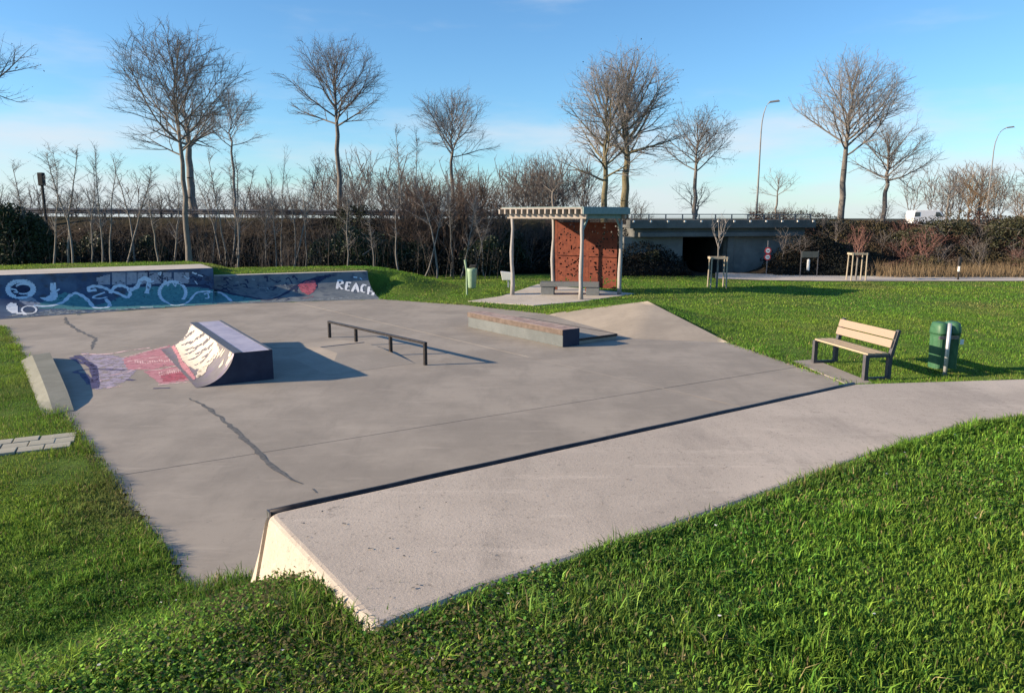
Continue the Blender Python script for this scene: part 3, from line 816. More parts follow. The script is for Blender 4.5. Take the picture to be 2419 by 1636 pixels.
# the word on the right
def word(strokes): 
    for st in strokes: pw.stroke(P_WHITE, L4(st), 0.085, 0.007, curve=False)
word([[(1470, 290), (1482, 195), (1525, 200), (1530, 230), (1480, 245), (1530, 295)],
      [(1625, 225), (1580, 215), (1565, 300), (1610, 310)], [(1572, 258), (1612, 262)],
      [(1635, 320), (1678, 225), (1705, 325)], [(1650, 285), (1698, 288)],
      [(1790, 255), (1760, 240), (1738, 275), (1740, 320), (1775, 330)],
      [(1822, 265), (1810, 350)], [(1816, 310), (1862, 322)], [(1872, 300), (1862, 358)]])
pw.stroke(P_PALE, L4([(1650, 160), (1690, 165)]), 0.06, 0.007); pw.stroke(P_PALE, L4([(1720, 170), (1745, 190)]), 0.05, 0.007)
pw.done('graffiti', gw)
for pb in BLK: pb.done('painted_block', gw)

# ------------------------------------------------------------------ quarter pipe box
qt, qh = P(463, 916), P(647, 895)
QD = qh - qt; qlen = QD.length; QDn = QD.normalized(); QW = Vector((-QDn.y, QDn.x, 0))
QH = 0.56; QWID = 4.55
qp = empty('quarter_pipe', (qt.x, qt.y, 0.0), math.atan2(QDn.y, QDn.x))
tag(qp, 'small quarter pipe with cream spray paint on its curve and sides darkened to navy as shade', 'skate ramp')
dk0 = qlen * 0.50
cur = [(dk0 * math.sin(a), QH * (1 - math.cos(a))) for a in [k / 12 * math.pi / 2 * 0.86 for k in range(13)]]
sx, sz = dk0 / cur[-1][0], QH / cur[-1][1]
cur = [(a * sx, 0.003 + b * sz * 0.995) for a, b in cur]
sec = cur + [(qlen, QH), (qlen, 0.001)]
n = len(sec)
vs = [(a, 0, z) for a, z in sec] + [(a, QWID, z) for a, z in sec]
MB().add(vs, [tuple(range(n)), tuple(range(2 * n - 1, n - 1, -1))] + [(n - 2, n - 1, 2 * n - 1, 2 * n - 2), (0, n, 2 * n - 1, n - 1)]).build('side_walls', M_QSIDE, qp)
vs = [(a, y, z + 0.003) for y in (-0.012, QWID + 0.012) for a, z in cur]
m = len(cur)
qface = MB().add(vs, [(i, i + 1, m + i + 1, m + i) for i in range(m - 1)]).build('curved_face', M_QFACE, qp, smooth=True)
MB().add([(cur[-1][0], -0.01, QH + 0.002), (qlen, -0.01, QH + 0.002), (qlen, QWID, QH + 0.002), (cur[-1][0], QWID, QH + 0.002)], [(0, 1, 2, 3)]).build('deck', M_QDECK, qp)
MB().box((dk0 + 0.06, QWID / 2, QH + 0.004), (0.16, QWID + 0.03, 0.012)).build('coping_plate', M_STEEL2, qp, bevel=0.003)
MB().box((qlen - 0.03, QWID / 2, QH + 0.004), (0.06, QWID + 0.03, 0.012)).build('rear_edge_plate', M_STEEL2, qp, bevel=0.003)
bpy.context.view_layer.update()
def Z1(x, y): return (x * 700 / 2324.0, 740 + y * 700 / 2324.0)
def L1(l): return [Z1(*p) for p in l]
pq = Paint(bvh_of(qface))
rr = random.Random(3)
pq.fill(P_CREAM, L1([(1530, 78), (1600, 115), (1645, 150), (1700, 225), (1722, 285), (1700, 330), (1650, 385), (1590, 430), (1530, 440), (1470, 410), (1425, 360), (1400, 300), (1368, 245), (1390, 200), (1460, 125)]), 0.005, 3)
P_SLIT = paint('spray_slit_grey', (0.085, 0.08, 0.095), (0.12, 0.112, 0.13), 0.12)
for (x, y, L, sl) in ((1410, 215, 60, .45), (1440, 185, 70, .5), (1480, 160, 50, .5), (1420, 250, 80, .4), (1480, 235, 60, .5), (1530, 200, 70, .55), (1570, 175, 60, .6), (1450, 290, 70, .4), (1510, 275, 70, .45), (1560, 250, 80, .55),
                      (1610, 215, 60, .7), (1440, 325, 110, .45), (1530, 320, 90, .6), (1600, 290, 80, .8), (1470, 370, 130, .55), (1580, 350, 90, .8), (1520, 410, 120, .7), (1620, 385, 70, .9)):
    pq.stroke(P_SLIT, L1([(x, y), (x + L * .5, y - L * sl * .32), (x + L, y - L * sl)]), 0.10, 0.0065, taper=True)
for k in range(20):
    x = rr.uniform(1540, 1800); y = 455 + rr.uniform(-40, 70) - (x - 1540) * .5
    pq.stroke(P_CREAM, L1([(x, y), (x + 14, y - 22), (x + rr.uniform(25, 45), y - rr.uniform(45, 75))]), rr.uniform(0.06, 0.11), 0.0065, taper=True)
pq.fill(P_PINK, L1([(1330, 245), (1368, 252), (1405, 310), (1430, 370), (1480, 425), (1535, 505), (1520, 525), (1420, 420), (1385, 330)]), 0.0045, 3)
pq.stroke(P_PINKL, L1([(1340, 115), (1310, 170), (1270, 230), (1190, 270)]), 0.07, 0.006)
pq.stroke(P_LILAC, L1([(1700, 190), (1800, 280), (1830, 320), (1760, 440)]), 0.10, 0.0045)
pq.done('graffiti', qp)
pf = Paint(BVHTree.FromPolygons([(-30, 5, 0), (20, 5, 0), (20, 40, 0), (-30, 40, 0)], [(0, 1, 2, 3)]))
pf.fill(P_LILAC, L1([(640, 310), (900, 330), (1000, 360), (1100, 420), (1000, 520), (860, 590), (740, 600), (760, 470), (700, 400)]), 0.004)
pf.fill(P_PINK, L1([(960, 360), (1150, 300), (1330, 250), (1380, 300), (1330, 330), (1400, 400), (1200, 440), (1000, 440)]), 0.0045)
pf.fill(P_PINK, L1([(1130, 455), (1410, 415), (1530, 520), (1260, 555)]), 0.0045)
pf.fill(P_RED, L1([(1250, 460), (1400, 440), (1490, 510), (1280, 540)]), 0.0055)
pf.fill(P_PINK, L1([(1080, 380), (1340, 345), (1390, 395), (1120, 430)]), 0.0055)
for l, w in (([(1120, 450), (1260, 440), (1400, 405)], .05), ([(960, 350), (1150, 300), (1330, 255)], .05), ([(1000, 380), (1180, 350), (1340, 345), (1420, 410), (1530, 525), (1400, 545), (1240, 560)], .06),
             ([(640, 320), (840, 320), (1000, 295), (1180, 270)], .09), ([(840, 360), (1000, 340), (1160, 320)], .04), ([(860, 490), (1000, 460), (1100, 430)], .04), ([(780, 530), (860, 520)], .05), ([(840, 585), (960, 570)], .04)):
    pf.stroke(P_PINKL, L1(l), w, 0.0065)
for k in range(13):
    x = 1250 + k * 16; pf.stroke(P_PINKL, L1([(x, 460 - k * 3), (x + 6, 490 - k * 3)]), 0.025, 0.0065, curve=False)
for k in range(16):
    x = 1060 + k * 19; pf.stroke(P_PINKL, L1([(x, 372 - k), (x + 6, 400 - k)]), 0.022, 0.0065, curve=False)
for l, w in (([(560, 345), (640, 390), (740, 420), (740, 540), (700, 520), (660, 480), (590, 460), (680, 440), (820, 440), (980, 445)], .09), ([(600, 330), (700, 400), (740, 470), (745, 590)], .12), ([(640, 480), (700, 560)], .06), ([(1320, 320), (1400, 310)], .06), ([(1000, 520), (1050, 525)], .08), ([(1200, 590), (1330, 585)], .05)):
    pf.stroke(P_DARK, L1(l), w, 0.006)
pf.stroke(P_MIST, L1([(100, 25), (320, 10), (480, -10), (600, 0), (620, 15)]), 0.12, 0.005)
bpy.context.view_layer.update()
pf.done('floor_graffiti', floor_base)

# ------------------------------------------------------------------ low wedge at the left edge of the floor
N0 = P(175, 971); N0l = P(131, 974)
wfar = P(118, 832, .17); wd = Vector((wfar.x - N0.x, wfar.y - N0.y, 0)); WLEN = wd.length; wd.normalize(); wn_ = Vector((-wd.y, wd.x, 0))
def wp(a, b, z): q = N0 + wd * a + wn_ * b; return (q.x, q.y, z)
secs = [(0, 0.01, 0.006), (0.6, 0.09, 0.075), (1.1, 0.13, 0.115), (2.6, 0.17, 0.15), (WLEN, 0.17, 0.15), (WLEN + .25, 0.03, 0.02)]
vs, fs = [], []
for a, zr, zl in secs:
    vs += [wp(a, 0, 0.002), wp(a, 0.0, max(zr, .004)), wp(a, 0.27 + 0.01 * a, max(zl, .004)), wp(a, 0.42 + 0.02 * a, 0.002)]
for i in range(len(secs) - 1):
    for k in range(3): fs.append((4 * i + k, 4 * i + 4 + k, 4 * i + 5 + k, 4 * i + 1 + k))
fs += [(0, 1, 2, 3), tuple(4 * (len(secs) - 1) + k for k in (3, 2, 1, 0))]
o = MB().add(vs, fs).build('low_wedge', M_KERBY)
tag(o, 'low grey concrete wedge along the left edge of the skate floor', 'skate obstacle')

# ------------------------------------------------------------------ funbox and rail
D0 = P(981, 858)
fb = empty('funbox', (D0.x, D0.y, 0.0), math.atan2(U.y, U.x)); tag(fb, 'low pale concrete kicker beside the black rail', 'skate obstacle')
FW = 1.9
sec = [(0, 0.004), (1.5, 0.11), (2.4, 0.11), (3.7, 0.004)]
vs = [(a, 0, z) for a, z in sec] + [(a, FW - (0.85 if z > .1 else 0.0), z) for a, z in sec] + [(a, 0, -0.005) for a, z in sec] + [(a, FW, -0.005) for a, z in sec]
MB().add(vs, [(0, 1, 5, 4), (1, 2, 6, 5), (2, 3, 7, 6), (0, 8, 9, 1), (1, 9, 10, 2), (2, 10, 11, 3), (4, 5, 13, 12), (5, 6, 14, 13), (6, 7, 15, 14)]).build('body', mat_concrete('kicker_concrete', (0.275, 0.247, 0.208), (0.335, 0.30, 0.253), (0.21, 0.19, 0.16)), fb)
MB().box((2.4, (FW - .85) / 2, 0.113), (0.05, FW - .84, 0.01)).build('edge_plate', M_STEEL2, fb)
rail = empty('grind_rail', (P(1005, 862).x, P(1005, 862).y, 0)); r0 = P(1005, 862)
tag(rail, 'low black steel grind rail on four posts crossing the kicker', 'rail')
r1 = P(779, 797)
rd = (r1 - r0); RL = rd.length; rdn = rd.normalized()
for t, zb in ((0.0, 0.0), (0.315, 0.07), (0.68, 0.10), (1.0, 0.0)):
    c = rdn * RL * t
    MB().box((c.x, c.y, (zb - 0.02 + 0.43 - 0.06 * t) / 2 + 0.005), (0.065, 0.065, 0.43 - 0.06 * t - zb + 0.02), Matrix.Rotation(math.atan2(rdn.y, rdn.x), 4, 'Z')).build('post', M_STEEL, rail, bevel=0.006)
MB().box((rdn.x * RL / 2, rdn.y * RL / 2, 0.425), (RL + 0.07, 0.07, 0.05), Matrix.Rotation(math.atan2(rdn.y, rdn.x), 4, 'Z') @ Matrix.Rotation(R(0.75), 4, 'Y')).build('top_bar', M_STEEL, rail, bevel=0.006)

# ------------------------------------------------------------------ ledge and low pad
e0 = P(1329, 820); e1 = P(1106, 772)
ed = (e1 - e0).normalized(); en = Vector((ed.y, -ed.x, 0)); EL = (e1 - e0).length
lg = empty('grind_ledge', (e0.x, e0.y, 0), math.atan2(ed.y, ed.x)); tag(lg, 'long concrete grind ledge with worn pinkish top and end darkened to navy as shade', 'skate obstacle')
LW = 0.50; LH = 0.41
MB().box((EL / 2, -LW / 2, (LH - 0.13) / 2 + 0.002), (EL, LW, LH - 0.13)).build('base', M_LEDGE, lg, bevel=0.008)
M_LTOP = mat('ledge_top', (0.27, 0.19, 0.165), (0.42, 0.33, 0.28), scale=3.5, rough=0.7, c3=(0.15, 0.13, 0.12), s3=5, t3=(0.55, 0.72))
MB().box((EL / 2, -LW / 2, LH - 0.063), (EL + 0.02, LW + 0.02, 0.126)).build('cap', M_LTOP, lg, bevel=0.012)
MB().box((EL / 2, 0.012, LH - 0.066), (EL + 0.02, 0.012, 0.125)).build('edge_bar', mat('worn_bar', (0.075, 0.055, 0.045), (0.13, 0.10, 0.085), scale=6, rough=.6), lg, bevel=.003)
MB().box((-0.014, -LW / 2, LH / 2), (0.006, LW + 0.006, LH - 0.01)).build('shaded_end', M_QSIDE, lg)  # thin plate, shade on the ledge end put into its navy colour
pd = empty('manual_pad', (e0.x, e0.y, 0), math.atan2(ed.y, ed.x)); tag(pd, 'low concrete pad with black steel edge beside the ledge', 'skate obstacle')
PWD = 1.32
MB().box((EL / 2 + 0.1, -LW - 0.02 - PWD / 2, 0.065), (EL, PWD, 0.126)).build('slab', M_FLOOR, pd, bevel=0.004)
MB().box((0.1, -LW - 0.02 - PWD / 2, 0.108), (0.05, PWD + 0.02, 0.05)).build('front_edge_bar', M_STEEL, pd, bevel=0.006)
MB().box((EL / 2 + 0.1, -LW - 0.02 - PWD, 0.108), (EL, 0.05, 0.05)).build('side_edge_bar', M_STEEL, pd, bevel=0.006)

# ------------------------------------------------------------------ paver path at the left
pv = empty('paver_path', (P(150, 1045).x, P(150, 1045).y, 0)); tag(pv, kind='structure')
pr = P(172, 1040); pl = P(-60, 1066); pdn = (pl - pr).normalized(); pnn = Vector((pdn.y, -pdn.x, 0))
if pnn.y < 0: pnn = -pnn
MB().prism([rr_ - Vector((pv.location.x, pv.location.y, 0)) for rr_ in (pr - pnn * .36, pl - pnn * .36 + pdn * 5, pl + pnn * .36 + pdn * 5, pr + pnn * .36)], -0.1, -0.003).build('bedding', M_JOINT, pv)
pme = None
r4 = random.Random(4)
for row in range(3):
    for k in range(22):
        a = k * 0.305 - 0.1 * row + 0.15
        if a < 0.12: a = 0.12
        c = pr + pdn * a + pnn * (-0.24 + 0.24 * row)
        if pme is None:
            ob = MB().box((0, 0, 0.004), (0.29, 0.228, 0.05)).build('paver', M_PAVER, pv, bevel=0.005, seg=1); pme = ob.data
        else:
            ob = bpy.data.objects.new('paver', pme); link(ob, pv)
        ob.location = (c.x - pv.location.x, c.y - pv.location.y, r4.uniform(-.004, .004)); ob.rotation_euler = (r4.uniform(-.01, .01), r4.uniform(-.01, .01), math.atan2(pdn.y, pdn.x))

# ------------------------------------------------------------------ pavilion
PA = [P(1210, 697), P(1306, 672), P(1372, 708), P(1463, 696)]
PA[1] = PA[0] + PA[3] - PA[2]
pav = empty('pavilion', tuple(PA[2])); p0 = PA[2]
tag(pav, 'open timber pavilion with slatted roof and rusted panels on the lawn', 'pavilion')
def lp(p): return Vector((p.x - p0.x, p.y - p0.y, p.z))
ax = (PA[2] - PA[0]).normalized(); ay = (PA[3] - PA[2]).normalized(); la_ = (PA[2] - PA[0]).length; lb_ = (PA[3] - PA[2]).length
r5 = random.Random(6)
PH = 2.93
for i, q in enumerate(PA):
    b = lp(q); bend = 0.024 if i in (0, 1) else 0.012
    pts = [b + Vector((bend * math.sin(k * 1.25 + i) * (0 < k < 7), bend * 0.6 * math.cos(k * 1.1 + i) * (0 < k < 7), PH * k / 7)) for k in range(8)]
    MB().tube(pts, [0.088 + 0.008 * math.sin(k * 2 + i) - 0.004 * k for k in range(8)], k=10).build('post', M_POSTW, pav, smooth=True)
    if i >= 2:
        for s in (1, -1):
            pass
ang = math.atan2(ay.y, ay.x)
Rz = Matrix.Rotation(ang, 4, 'Z')
cA = lp(PA[0]); cC = lp(PA[2]); cD = lp(PA[3]); cB = lp(PA[1])
def beam(name, a, b, w, h, z, m, ext=0.0):
    d = b - a; L = d.length; dn = d.normalized(); mid = (a + b) / 2
    return MB().box((mid.x, mid.y, z), (L + 2 * ext, w, h), Matrix.Rotation(math.atan2(dn.y, dn.x), 4, 'Z')).build(name, m, pav, bevel=0.008)
beam('side_beam', cA, cC, 0.12, 0.16, PH + 0.05, M_ROOFW, 0.19)
beam('side_beam', cB, cD, 0.12, 0.16, PH + 0.05, M_ROOFW, 0.19)
beam('front_fascia', cC + ax * 0.24 - ay * 0.3, cD + ax * 0.24 + ay * 0.16, 0.06, 0.24, PH + 0.25, M_ROOFG)
beam('end_beam', cC, cD, 0.12, 0.16, PH + 0.052, M_ROOFG, -0.07)
beam('end_beam', cA, cB, 0.12, 0.16, PH + 0.052, M_ROOFW, -0.07)
nr = 15
for k in range(nr):
    c = cA - ax * 0.34 + ax * (la_ + 0.52) * k / (nr - 1)
    beam('rafter', c - ay * 0.30, c + ay * (lb_ + 0.13), 0.075, 0.17, PH + 0.222, M_ROOFW)
for t in (-0.24, lb_ + 0.10):
    a = cA - ax * 0.30 + ay * t; b = cC + ax * 0.17 + ay * t
    beam('purlin', a, b, 0.09, 0.05, PH + 0.335, M_ROOFW)
# braces at the near end
for c, s in ((cC, 1), (cD, -1)):
    MB().tube([c + Vector((0, 0, PH - 0.42)) + ay * 0.05 * s, c + Vector((0, 0, PH + 0.0)) + ay * 0.34 * s], 0.045, k=6).build('brace', M_ROOFG, pav)
# closed roof plate that throws shade
rp = [cA - ax * 0.28 - ay * 0.24, cC + ax * 0.205 - ay * 0.24, cD + ax * 0.205 + ay * 0.15, cB - ax * 0.28 + ay * 0.15]
MB().prism(rp, PH + 0.362, PH + 0.392).build('roof_plate', M_ROOFG, pav)
# rusted perforated panels between the two far posts
prs = random.Random(12)
bl = (cD - cB); bL = bl.length; bn = bl.normalized(); bperp = Vector((-bn.y, bn.x, 0))
panels = [(0.20, 1.48, 0.32, 1.42), (0.20, 1.48, 1.45, 2.75), (1.62, bL - 0.14, 0.22, 1.40), (1.62, bL - 0.14, 1.43, 2.75)]
def holed_panel(x0, x1, z0, z1, holes):
    """plate with square cut-outs: a grid of cells with some left out"""
    cs = 0.055; nx_ = int((x1 - x0) / cs); nz_ = int((z1 - z0) / cs)
    sxx, szz = (x1 - x0) / nx_, (z1 - z0) / nz_
    op = np.ones((nx_, nz_), bool)
    for _ in range(holes):
        i, j = prs.randrange(1, nx_ - 1), prs.randrange(1, nz_ - 1); op[i, j] = False
        if prs.random() < 0.18: op[min(i + 1, nx_ - 2), j] = False
    b = MB(); vid = {}
    def vtx(i, j, s):
        if (i, j, s) not in vid:
            q = cB + bn * (x0 + i * sxx) + bperp * (0.012 * s); vid[(i, j, s)] = len(b.v); b.v.append((q.x, q.y, z0 + j * szz))
        return vid[(i, j, s)]
    for i in range(nx_):
        for j in range(nz_):
            if not op[i, j]: continue
            for s in (0, 1): b.f.append(tuple(vtx(a, c, s) for a, c in ((i, j), (i + 1, j), (i + 1, j + 1), (i, j + 1))))
            for (di, dj, e) in ((-1, 0, ((i, j), (i, j + 1))), (1, 0, ((i + 1, j), (i + 1, j + 1))), (0, -1, ((i, j), (i + 1, j))), (0, 1, ((i, j + 1), (i + 1, j + 1)))):
                ii, jj = i + di, j + dj
                if not (0 <= ii < nx_ and 0 <= jj < nz_) or not op[ii, jj]:
                    b.f.append((vtx(*e[0], 0), vtx(*e[1], 0), vtx(*e[1], 1), vtx(*e[0], 1)))
    return b
for x0, x1, z0, z1 in panels:
    holed_panel(x0, x1, z0, z1, 46).build('rust_panel', M_CORTEN, pav)
for t in (0.14, 1.55):
    q = cB + bn * t + bperp * 0.02
    MB().box((q.x, q.y, 1.45), (0.13, 0.05, 2.8), Matrix.Rotation(math.atan2(bn.y, bn.x), 4, 'Z')).build('panel_upright', M_CORTEN, pav)
# slab under the pavilion
PADP = [P(1105, 712), P(1185, 700), P(1270, 672), P(1500, 694), P(1378, 712), P(1260, 722)]
pc = PADP[0]
o = MB().prism([(p.x, p.y) for p in PADP], -0.2, 0.018).build('pavilion_slab', M_PATH); tag(o, kind='structure')
# concrete bench inside
bA, bB = P(1278, 697), P(1412, 699)
bd = (bB - bA).normalized(); cb_ = empty('block_bench', tuple((bA + bB) / 2), math.atan2(bd.y, bd.x)); tag(cb_, 'grey concrete block bench inside the pavilion', 'bench')
bl_ = (bB - bA).length
MB().box((0, 0.22, 0.42), (bl_ + 0.08, 0.55, 0.17)).build('seat', M_BLOCK, cb_, bevel=0.012)
MB().box((-bl_ / 2 + 0.24, 0.22, 0.185), (0.5, 0.46, 0.335)).build('support', M_BLOCK, cb_, bevel=0.01)
MB().box((bl_ / 2 - 0.20, 0.22, 0.185), (0.5, 0.46, 0.335)).build('support', M_BLOCK, cb_, bevel=0.01)
# white box on a stub behind the left post
wb = PY(1198, 655, 31.5); wbz = gz(wb.x, wb.y)
o = empty('white_box', (wb.x, wb.y, wbz)); tag(o, 'small white box standing behind the left pavilion post', 'box')
MB().add([(-0.20, -.15, .32), (.28, -.15, .32), (.28, .15, .32), (-.20, .15, .32), (-.28, -.18, .68), (.30, -.18, .62), (.30, .18, .62), (-.28, .18, .68)],
         [(0, 1, 5, 4), (1, 2, 6, 5), (2, 3, 7, 6), (3, 0, 4, 7), (4, 5, 6, 7), (3, 2, 1, 0)]).build('case', M_WHITE, o, bevel=0.01)
MB().box((0.05, 0, 0.15), (0.08, 0.08, 0.35)).build('stub', M_GALV, o)

# ------------------------------------------------------------------ litter bins
b0 = P(1103, 697); o = empty('litter_bin', (b0.x, b0.y, -0.03)); tag(o, 'pale green litter bin with open lid on a post near the grass mound', 'litter bin')
MB().tube([(0, 0, 0), (0, 0, 0.95), (-0.06, 0, 1.38)], [0.035, 0.035, 0.045], k=8).build('post', M_BIN2, o)
MB().lathe([(0.13, 0.30), (0.155, 0.34), (0.19, 0.95), (0.20, 1.06), (0.17, 1.06), (0.15, 0.98)], (0.20, 0.02, 0), 14).build('bucket', M_BIN2, o, smooth=True)
MB().add([(0.1, -.1, 1.07), (.34, -.12, 1.10), (.36, .14, 1.10), (.1, .12, 1.07), (0.13, -.1, 1.19), (.38, -.12, 1.20), (.40, .14, 1.20), (.13, .12, 1.19)],
         [(0, 1, 5, 4), (1, 2, 6, 5), (2, 3, 7, 6), (3, 0, 4, 7), (4, 5, 6, 7), (3, 2, 1, 0)]).build('lid', M_RUBBER, o, bevel=0.02)
b1 = PY(2231, 893, 13.75); bz = gz(b1.x, b1.y)
bn0 = empty('twin_bin', (b1.x, b1.y, bz), R(8)); tag(bn0, 'pair of dark green bins on a pale post beside the slatted bench', 'litter bin')
MB().tube([(0, 0, -0.1), (0, 0, 0.5), (0.0, 0, 1.02)], 0.036, k=10).build('post', M_GALV, bn0, smooth=True)
def bin_half(cx, cy, ww, dd):
    vs, fs = [], []
    prof2 = [(0.86, 0.10), (0.90, 0.14), (0.98, 0.72), (1.02, 0.76)]
    k = 20
    for sc_, z in prof2:
        for j in range(k):
            a = 2 * math.pi * j / k; ca_, sa_ = math.cos(a), math.sin(a)
            q = 1.0 / max(abs(ca_), abs(sa_)) ** 0.55 * (1 - 0.045 * (j % 2) * (0.1 < z < 0.74))
            vs.append((cx + ww / 2 * sc_ * ca_ * q * 0.86, cy + dd / 2 * sc_ * sa_ * q * 0.86, z))
    for i in range(len(prof2) - 1):
        for j in range(k): fs.append((i * k + j, i * k + (j + 1) % k, (i + 1) * k + (j + 1) % k, (i + 1) * k + j))
    fs.append(tuple(range(k - 1, -1, -1))); fs.append(tuple((len(prof2) - 1) * k + j for j in range(k)))
    bk = MB().add(vs, fs).build('bucket', M_BIN, bn0)
    vs2, fs2 = [], []
    prof3 = [(1.06, 0.765), (1.07, 0.80), (1.0, 0.90), (0.86, 0.975), (0.5, 0.995)]
    for sc_, z in prof3:
        for j in range(k):
            a = 2 * math.pi * j / k; ca_, sa_ = math.cos(a), math.sin(a); q = 1.0 / max(abs(ca_), abs(sa_)) ** 0.5
            vs2.append((cx + ww / 2 * sc_ * ca_ * q * 0.86, cy + dd / 2 * sc_ * sa_ * q * 0.86, z))
    for i in range(len(prof3) - 1):
        for j in range(k): fs2.append((i * k + j, i * k + (j + 1) % k, (i + 1) * k + (j + 1) % k, (i + 1) * k + j))
    fs2.append(tuple(range(k - 1, -1, -1))); fs2.append(tuple((len(prof3) - 1) * k + j for j in range(k)))
    MB().add(vs2, fs2).build('hood', M_BIN, bn0, smooth=True)
    return bk
bin_half(0.055, 0.34, 0.25, 0.40); bk = bin_half(0.345, 0.36, 0.25, 0.40)
MB().box((0.40, 0.138, 0.63), (0.08, 0.006, 0.10)).build('sticker', M_WHITE, bn0)
MB().box((0.10, 0.12, 0.72), (0.40, 0.03, 0.06)).build('bracket', M_STEEL2, bn0)

# ------------------------------------------------------------------ slatted bench
f0 = P(1924, 860); f1_ = P(2040, 900)
bdir = (f0 - f1_).normalized(); be = empty('park_bench', (f1_.x, f1_.y, 0.0), math.atan2(bdir.y, bdir.x)); be.scale = (1.1, 1.12, 1.08)
tag(be, 'wooden slatted park bench with dark metal frame facing the skate floor', 'bench')
BL = (f0 - f1_).length - 0.03
# local: x along the bench (away), y<0 is the side away from the floor (right)
sgn = -1
for x in (0.035, BL - 0.035):
    fr = MB()
    fr.box((x, sgn * 0.04, 0.225), (0.075, 0.075, 0.45))
    fr.build('front_leg', M_DKFRAME, be, bevel=0.006)
    MB().box((x, sgn * 0.46, 0.20), (0.07, 0.075, 0.40)).build('rear_leg', M_DKFRAME, be, bevel=0.006)
    MB().box((x, sgn * 0.25, 0.425), (0.07, 0.36, 0.05)).build('seat_rail', M_DKFRAME, be, bevel=0.004)
    MB().box((x, sgn * 0.25, 0.03), (0.068, 0.36, 0.05)).build('foot_rail', M_DKFRAME, be, bevel=0.004)
    MB().add([(x - .035, sgn * .44, .40), (x + .035, sgn * .44, .40), (x + .035, sgn * .51, .40), (x - .035, sgn * .51, .40),
              (x - .035, sgn * .56, .86), (x + .035, sgn * .56, .86), (x + .035, sgn * .61, .86), (x - .035, sgn * .61, .86)],
             [(0, 1, 5, 4), (1, 2, 6, 5), (2, 3, 7, 6), (3, 0, 4, 7), (4, 5, 6, 7), (3, 2, 1, 0)]).build('back_post', M_DKFRAME, be, bevel=0.004)
for k in range(3):
    MB().box((BL / 2, sgn * (0.095 + 0.125 * k), 0.462), (BL - 0.01, 0.115, 0.035)).build('seat_slat', M_SLAT2, be, bevel=0.005)
tilt = Matrix.Rotation(R(14) * -sgn * -1, 4, 'X')
for z, y in ((0.625, 0.475), (0.775, 0.515)):
    MB().box((BL / 2, sgn * y, z), (BL - 0.03, 0.035, 0.138), Matrix.Rotation(R(14), 4, 'X')).build('back_slat', M_SLAT, be, bevel=0.005)

# ------------------------------------------------------------------ far path, sign posts, bollards, tree guards
fp = [P(1680, 661, -0.1), P(1740, 668, -0.1), P(1960, 672, -0.1), P(2419, 671, -0.1), P(3200, 668, -0.1), P(3200, 660, -0.1), P(2419, 660, -0.1), P(2000, 659, -0.1), P(1880, 652, -0.1), P(1800, 640, -0.15), P(1700, 644, -0.15)]
def path_edge(px, far):       # surveyed edges of the path, in photograph columns
    xs, ys = ((1690, 1800, 1960, 2200, 2419, 3200), (649, 653, 657, 659, 659.5, 657)) if far else ((1690, 1800, 1960, 2200, 2419, 3200), (664, 668, 670, 670, 670, 667))
    q = P(px, float(np.interp(px, xs, ys)), -0.1); return Vector((q.x, q.y, max(min(gz(q.x, q.y), 0.05), -0.22) + 0.035))
mbp = MB(); cols = np.linspace(1690, 3200, 70)
for k in range(69):
    q = [path_edge(cols[k], False), path_edge(cols[k + 1], False), path_edge(cols[k + 1], True), path_edge(cols[k], True)]
    mbp.add(q, [(0, 1, 2, 3)])
o = mbp.build('gravel_path', M_PATH); tag(o, kind='structure')
def guard(px0, px1, py, label, name='tree_guard', dy=0.55):
    a, b = P(px0, py, -.05), P(px1, py, -.05); w = (b - a).length
    c = (a + b) / 2; z = gz(c.x, c.y); o = empty(name, (c.x, c.y, z)); tag(o, label, 'tree guard', 'wooden tree guards on the lawn')
    hh = 1.32
    for sx_ in (-1, 1):
        for sy_ in (0, 1):
            MB().tube([(sx_ * w / 2 + 0.02 * sy_, sy_ * dy, -0.1), (sx_ * w / 2 * 0.97 + 0.05 * sy_, sy_ * dy, hh)], [0.034, 0.028], k=7).build('stake', M_STAKE, o)
    for sy_ in (0, 1):
        MB().box((0.03 * sy_, sy_ * dy, hh - 0.05), (w + 0.1, 0.035, 0.09)).build('rail', M_STAKE, o)
    for sx_ in (-1, 1):
        MB().box((sx_ * w / 2, dy / 2, hh - 0.06), (0.035, dy, 0.09)).build('rail', M_STAKE, o)
    return Vector((c.x, c.y + dy / 2, z))
g1 = guard(1678, 1715, 684, 'wooden stake guard around the young bare tree in front of the bridge')
g2 = guard(2010, 2044, 667, 'wooden stake guard around the young reddish tree by the far path')
# sign frame and posts
s1 = P(1909, 659, -.1); o = empty('info_panel', (s1.x, s1.y, gz(s1.x, s1.y))); tag(o, 'low grey information panel on two thin posts by the far path', 'sign')
MB().box((-0.42, 0, .62), (.035, .035, 1.3)).build('post', M_STEEL2, o); MB().box((0.42, 0, .64), (.035, .035, 1.34)).build('post', M_STEEL2, o)
MB().box((0, -0.03, 1.12), (.80, .03, .30)).build('board', M_PANEL, o, bevel=.004)
s2 = P(1913, 655, -.1); o = MB().tube([(0, 0, -.1), (0, 0, .45), (0, 0, .92), (0, 0, .97)], [.075, .075, .072, .04], k=10).build('white_post', M_WHITE); o.location = (s2.x, s2.y + 0.3, -0.16); tag(o, 'short white marker post behind the information panel', 'post')
s3 = P(2262, 667, -.1); o = empty('bollard', (s3.x, s3.y, gz(s3.x, s3.y))); tag(o, 'thin dark bollard with white band beside the far path', 'bollard')
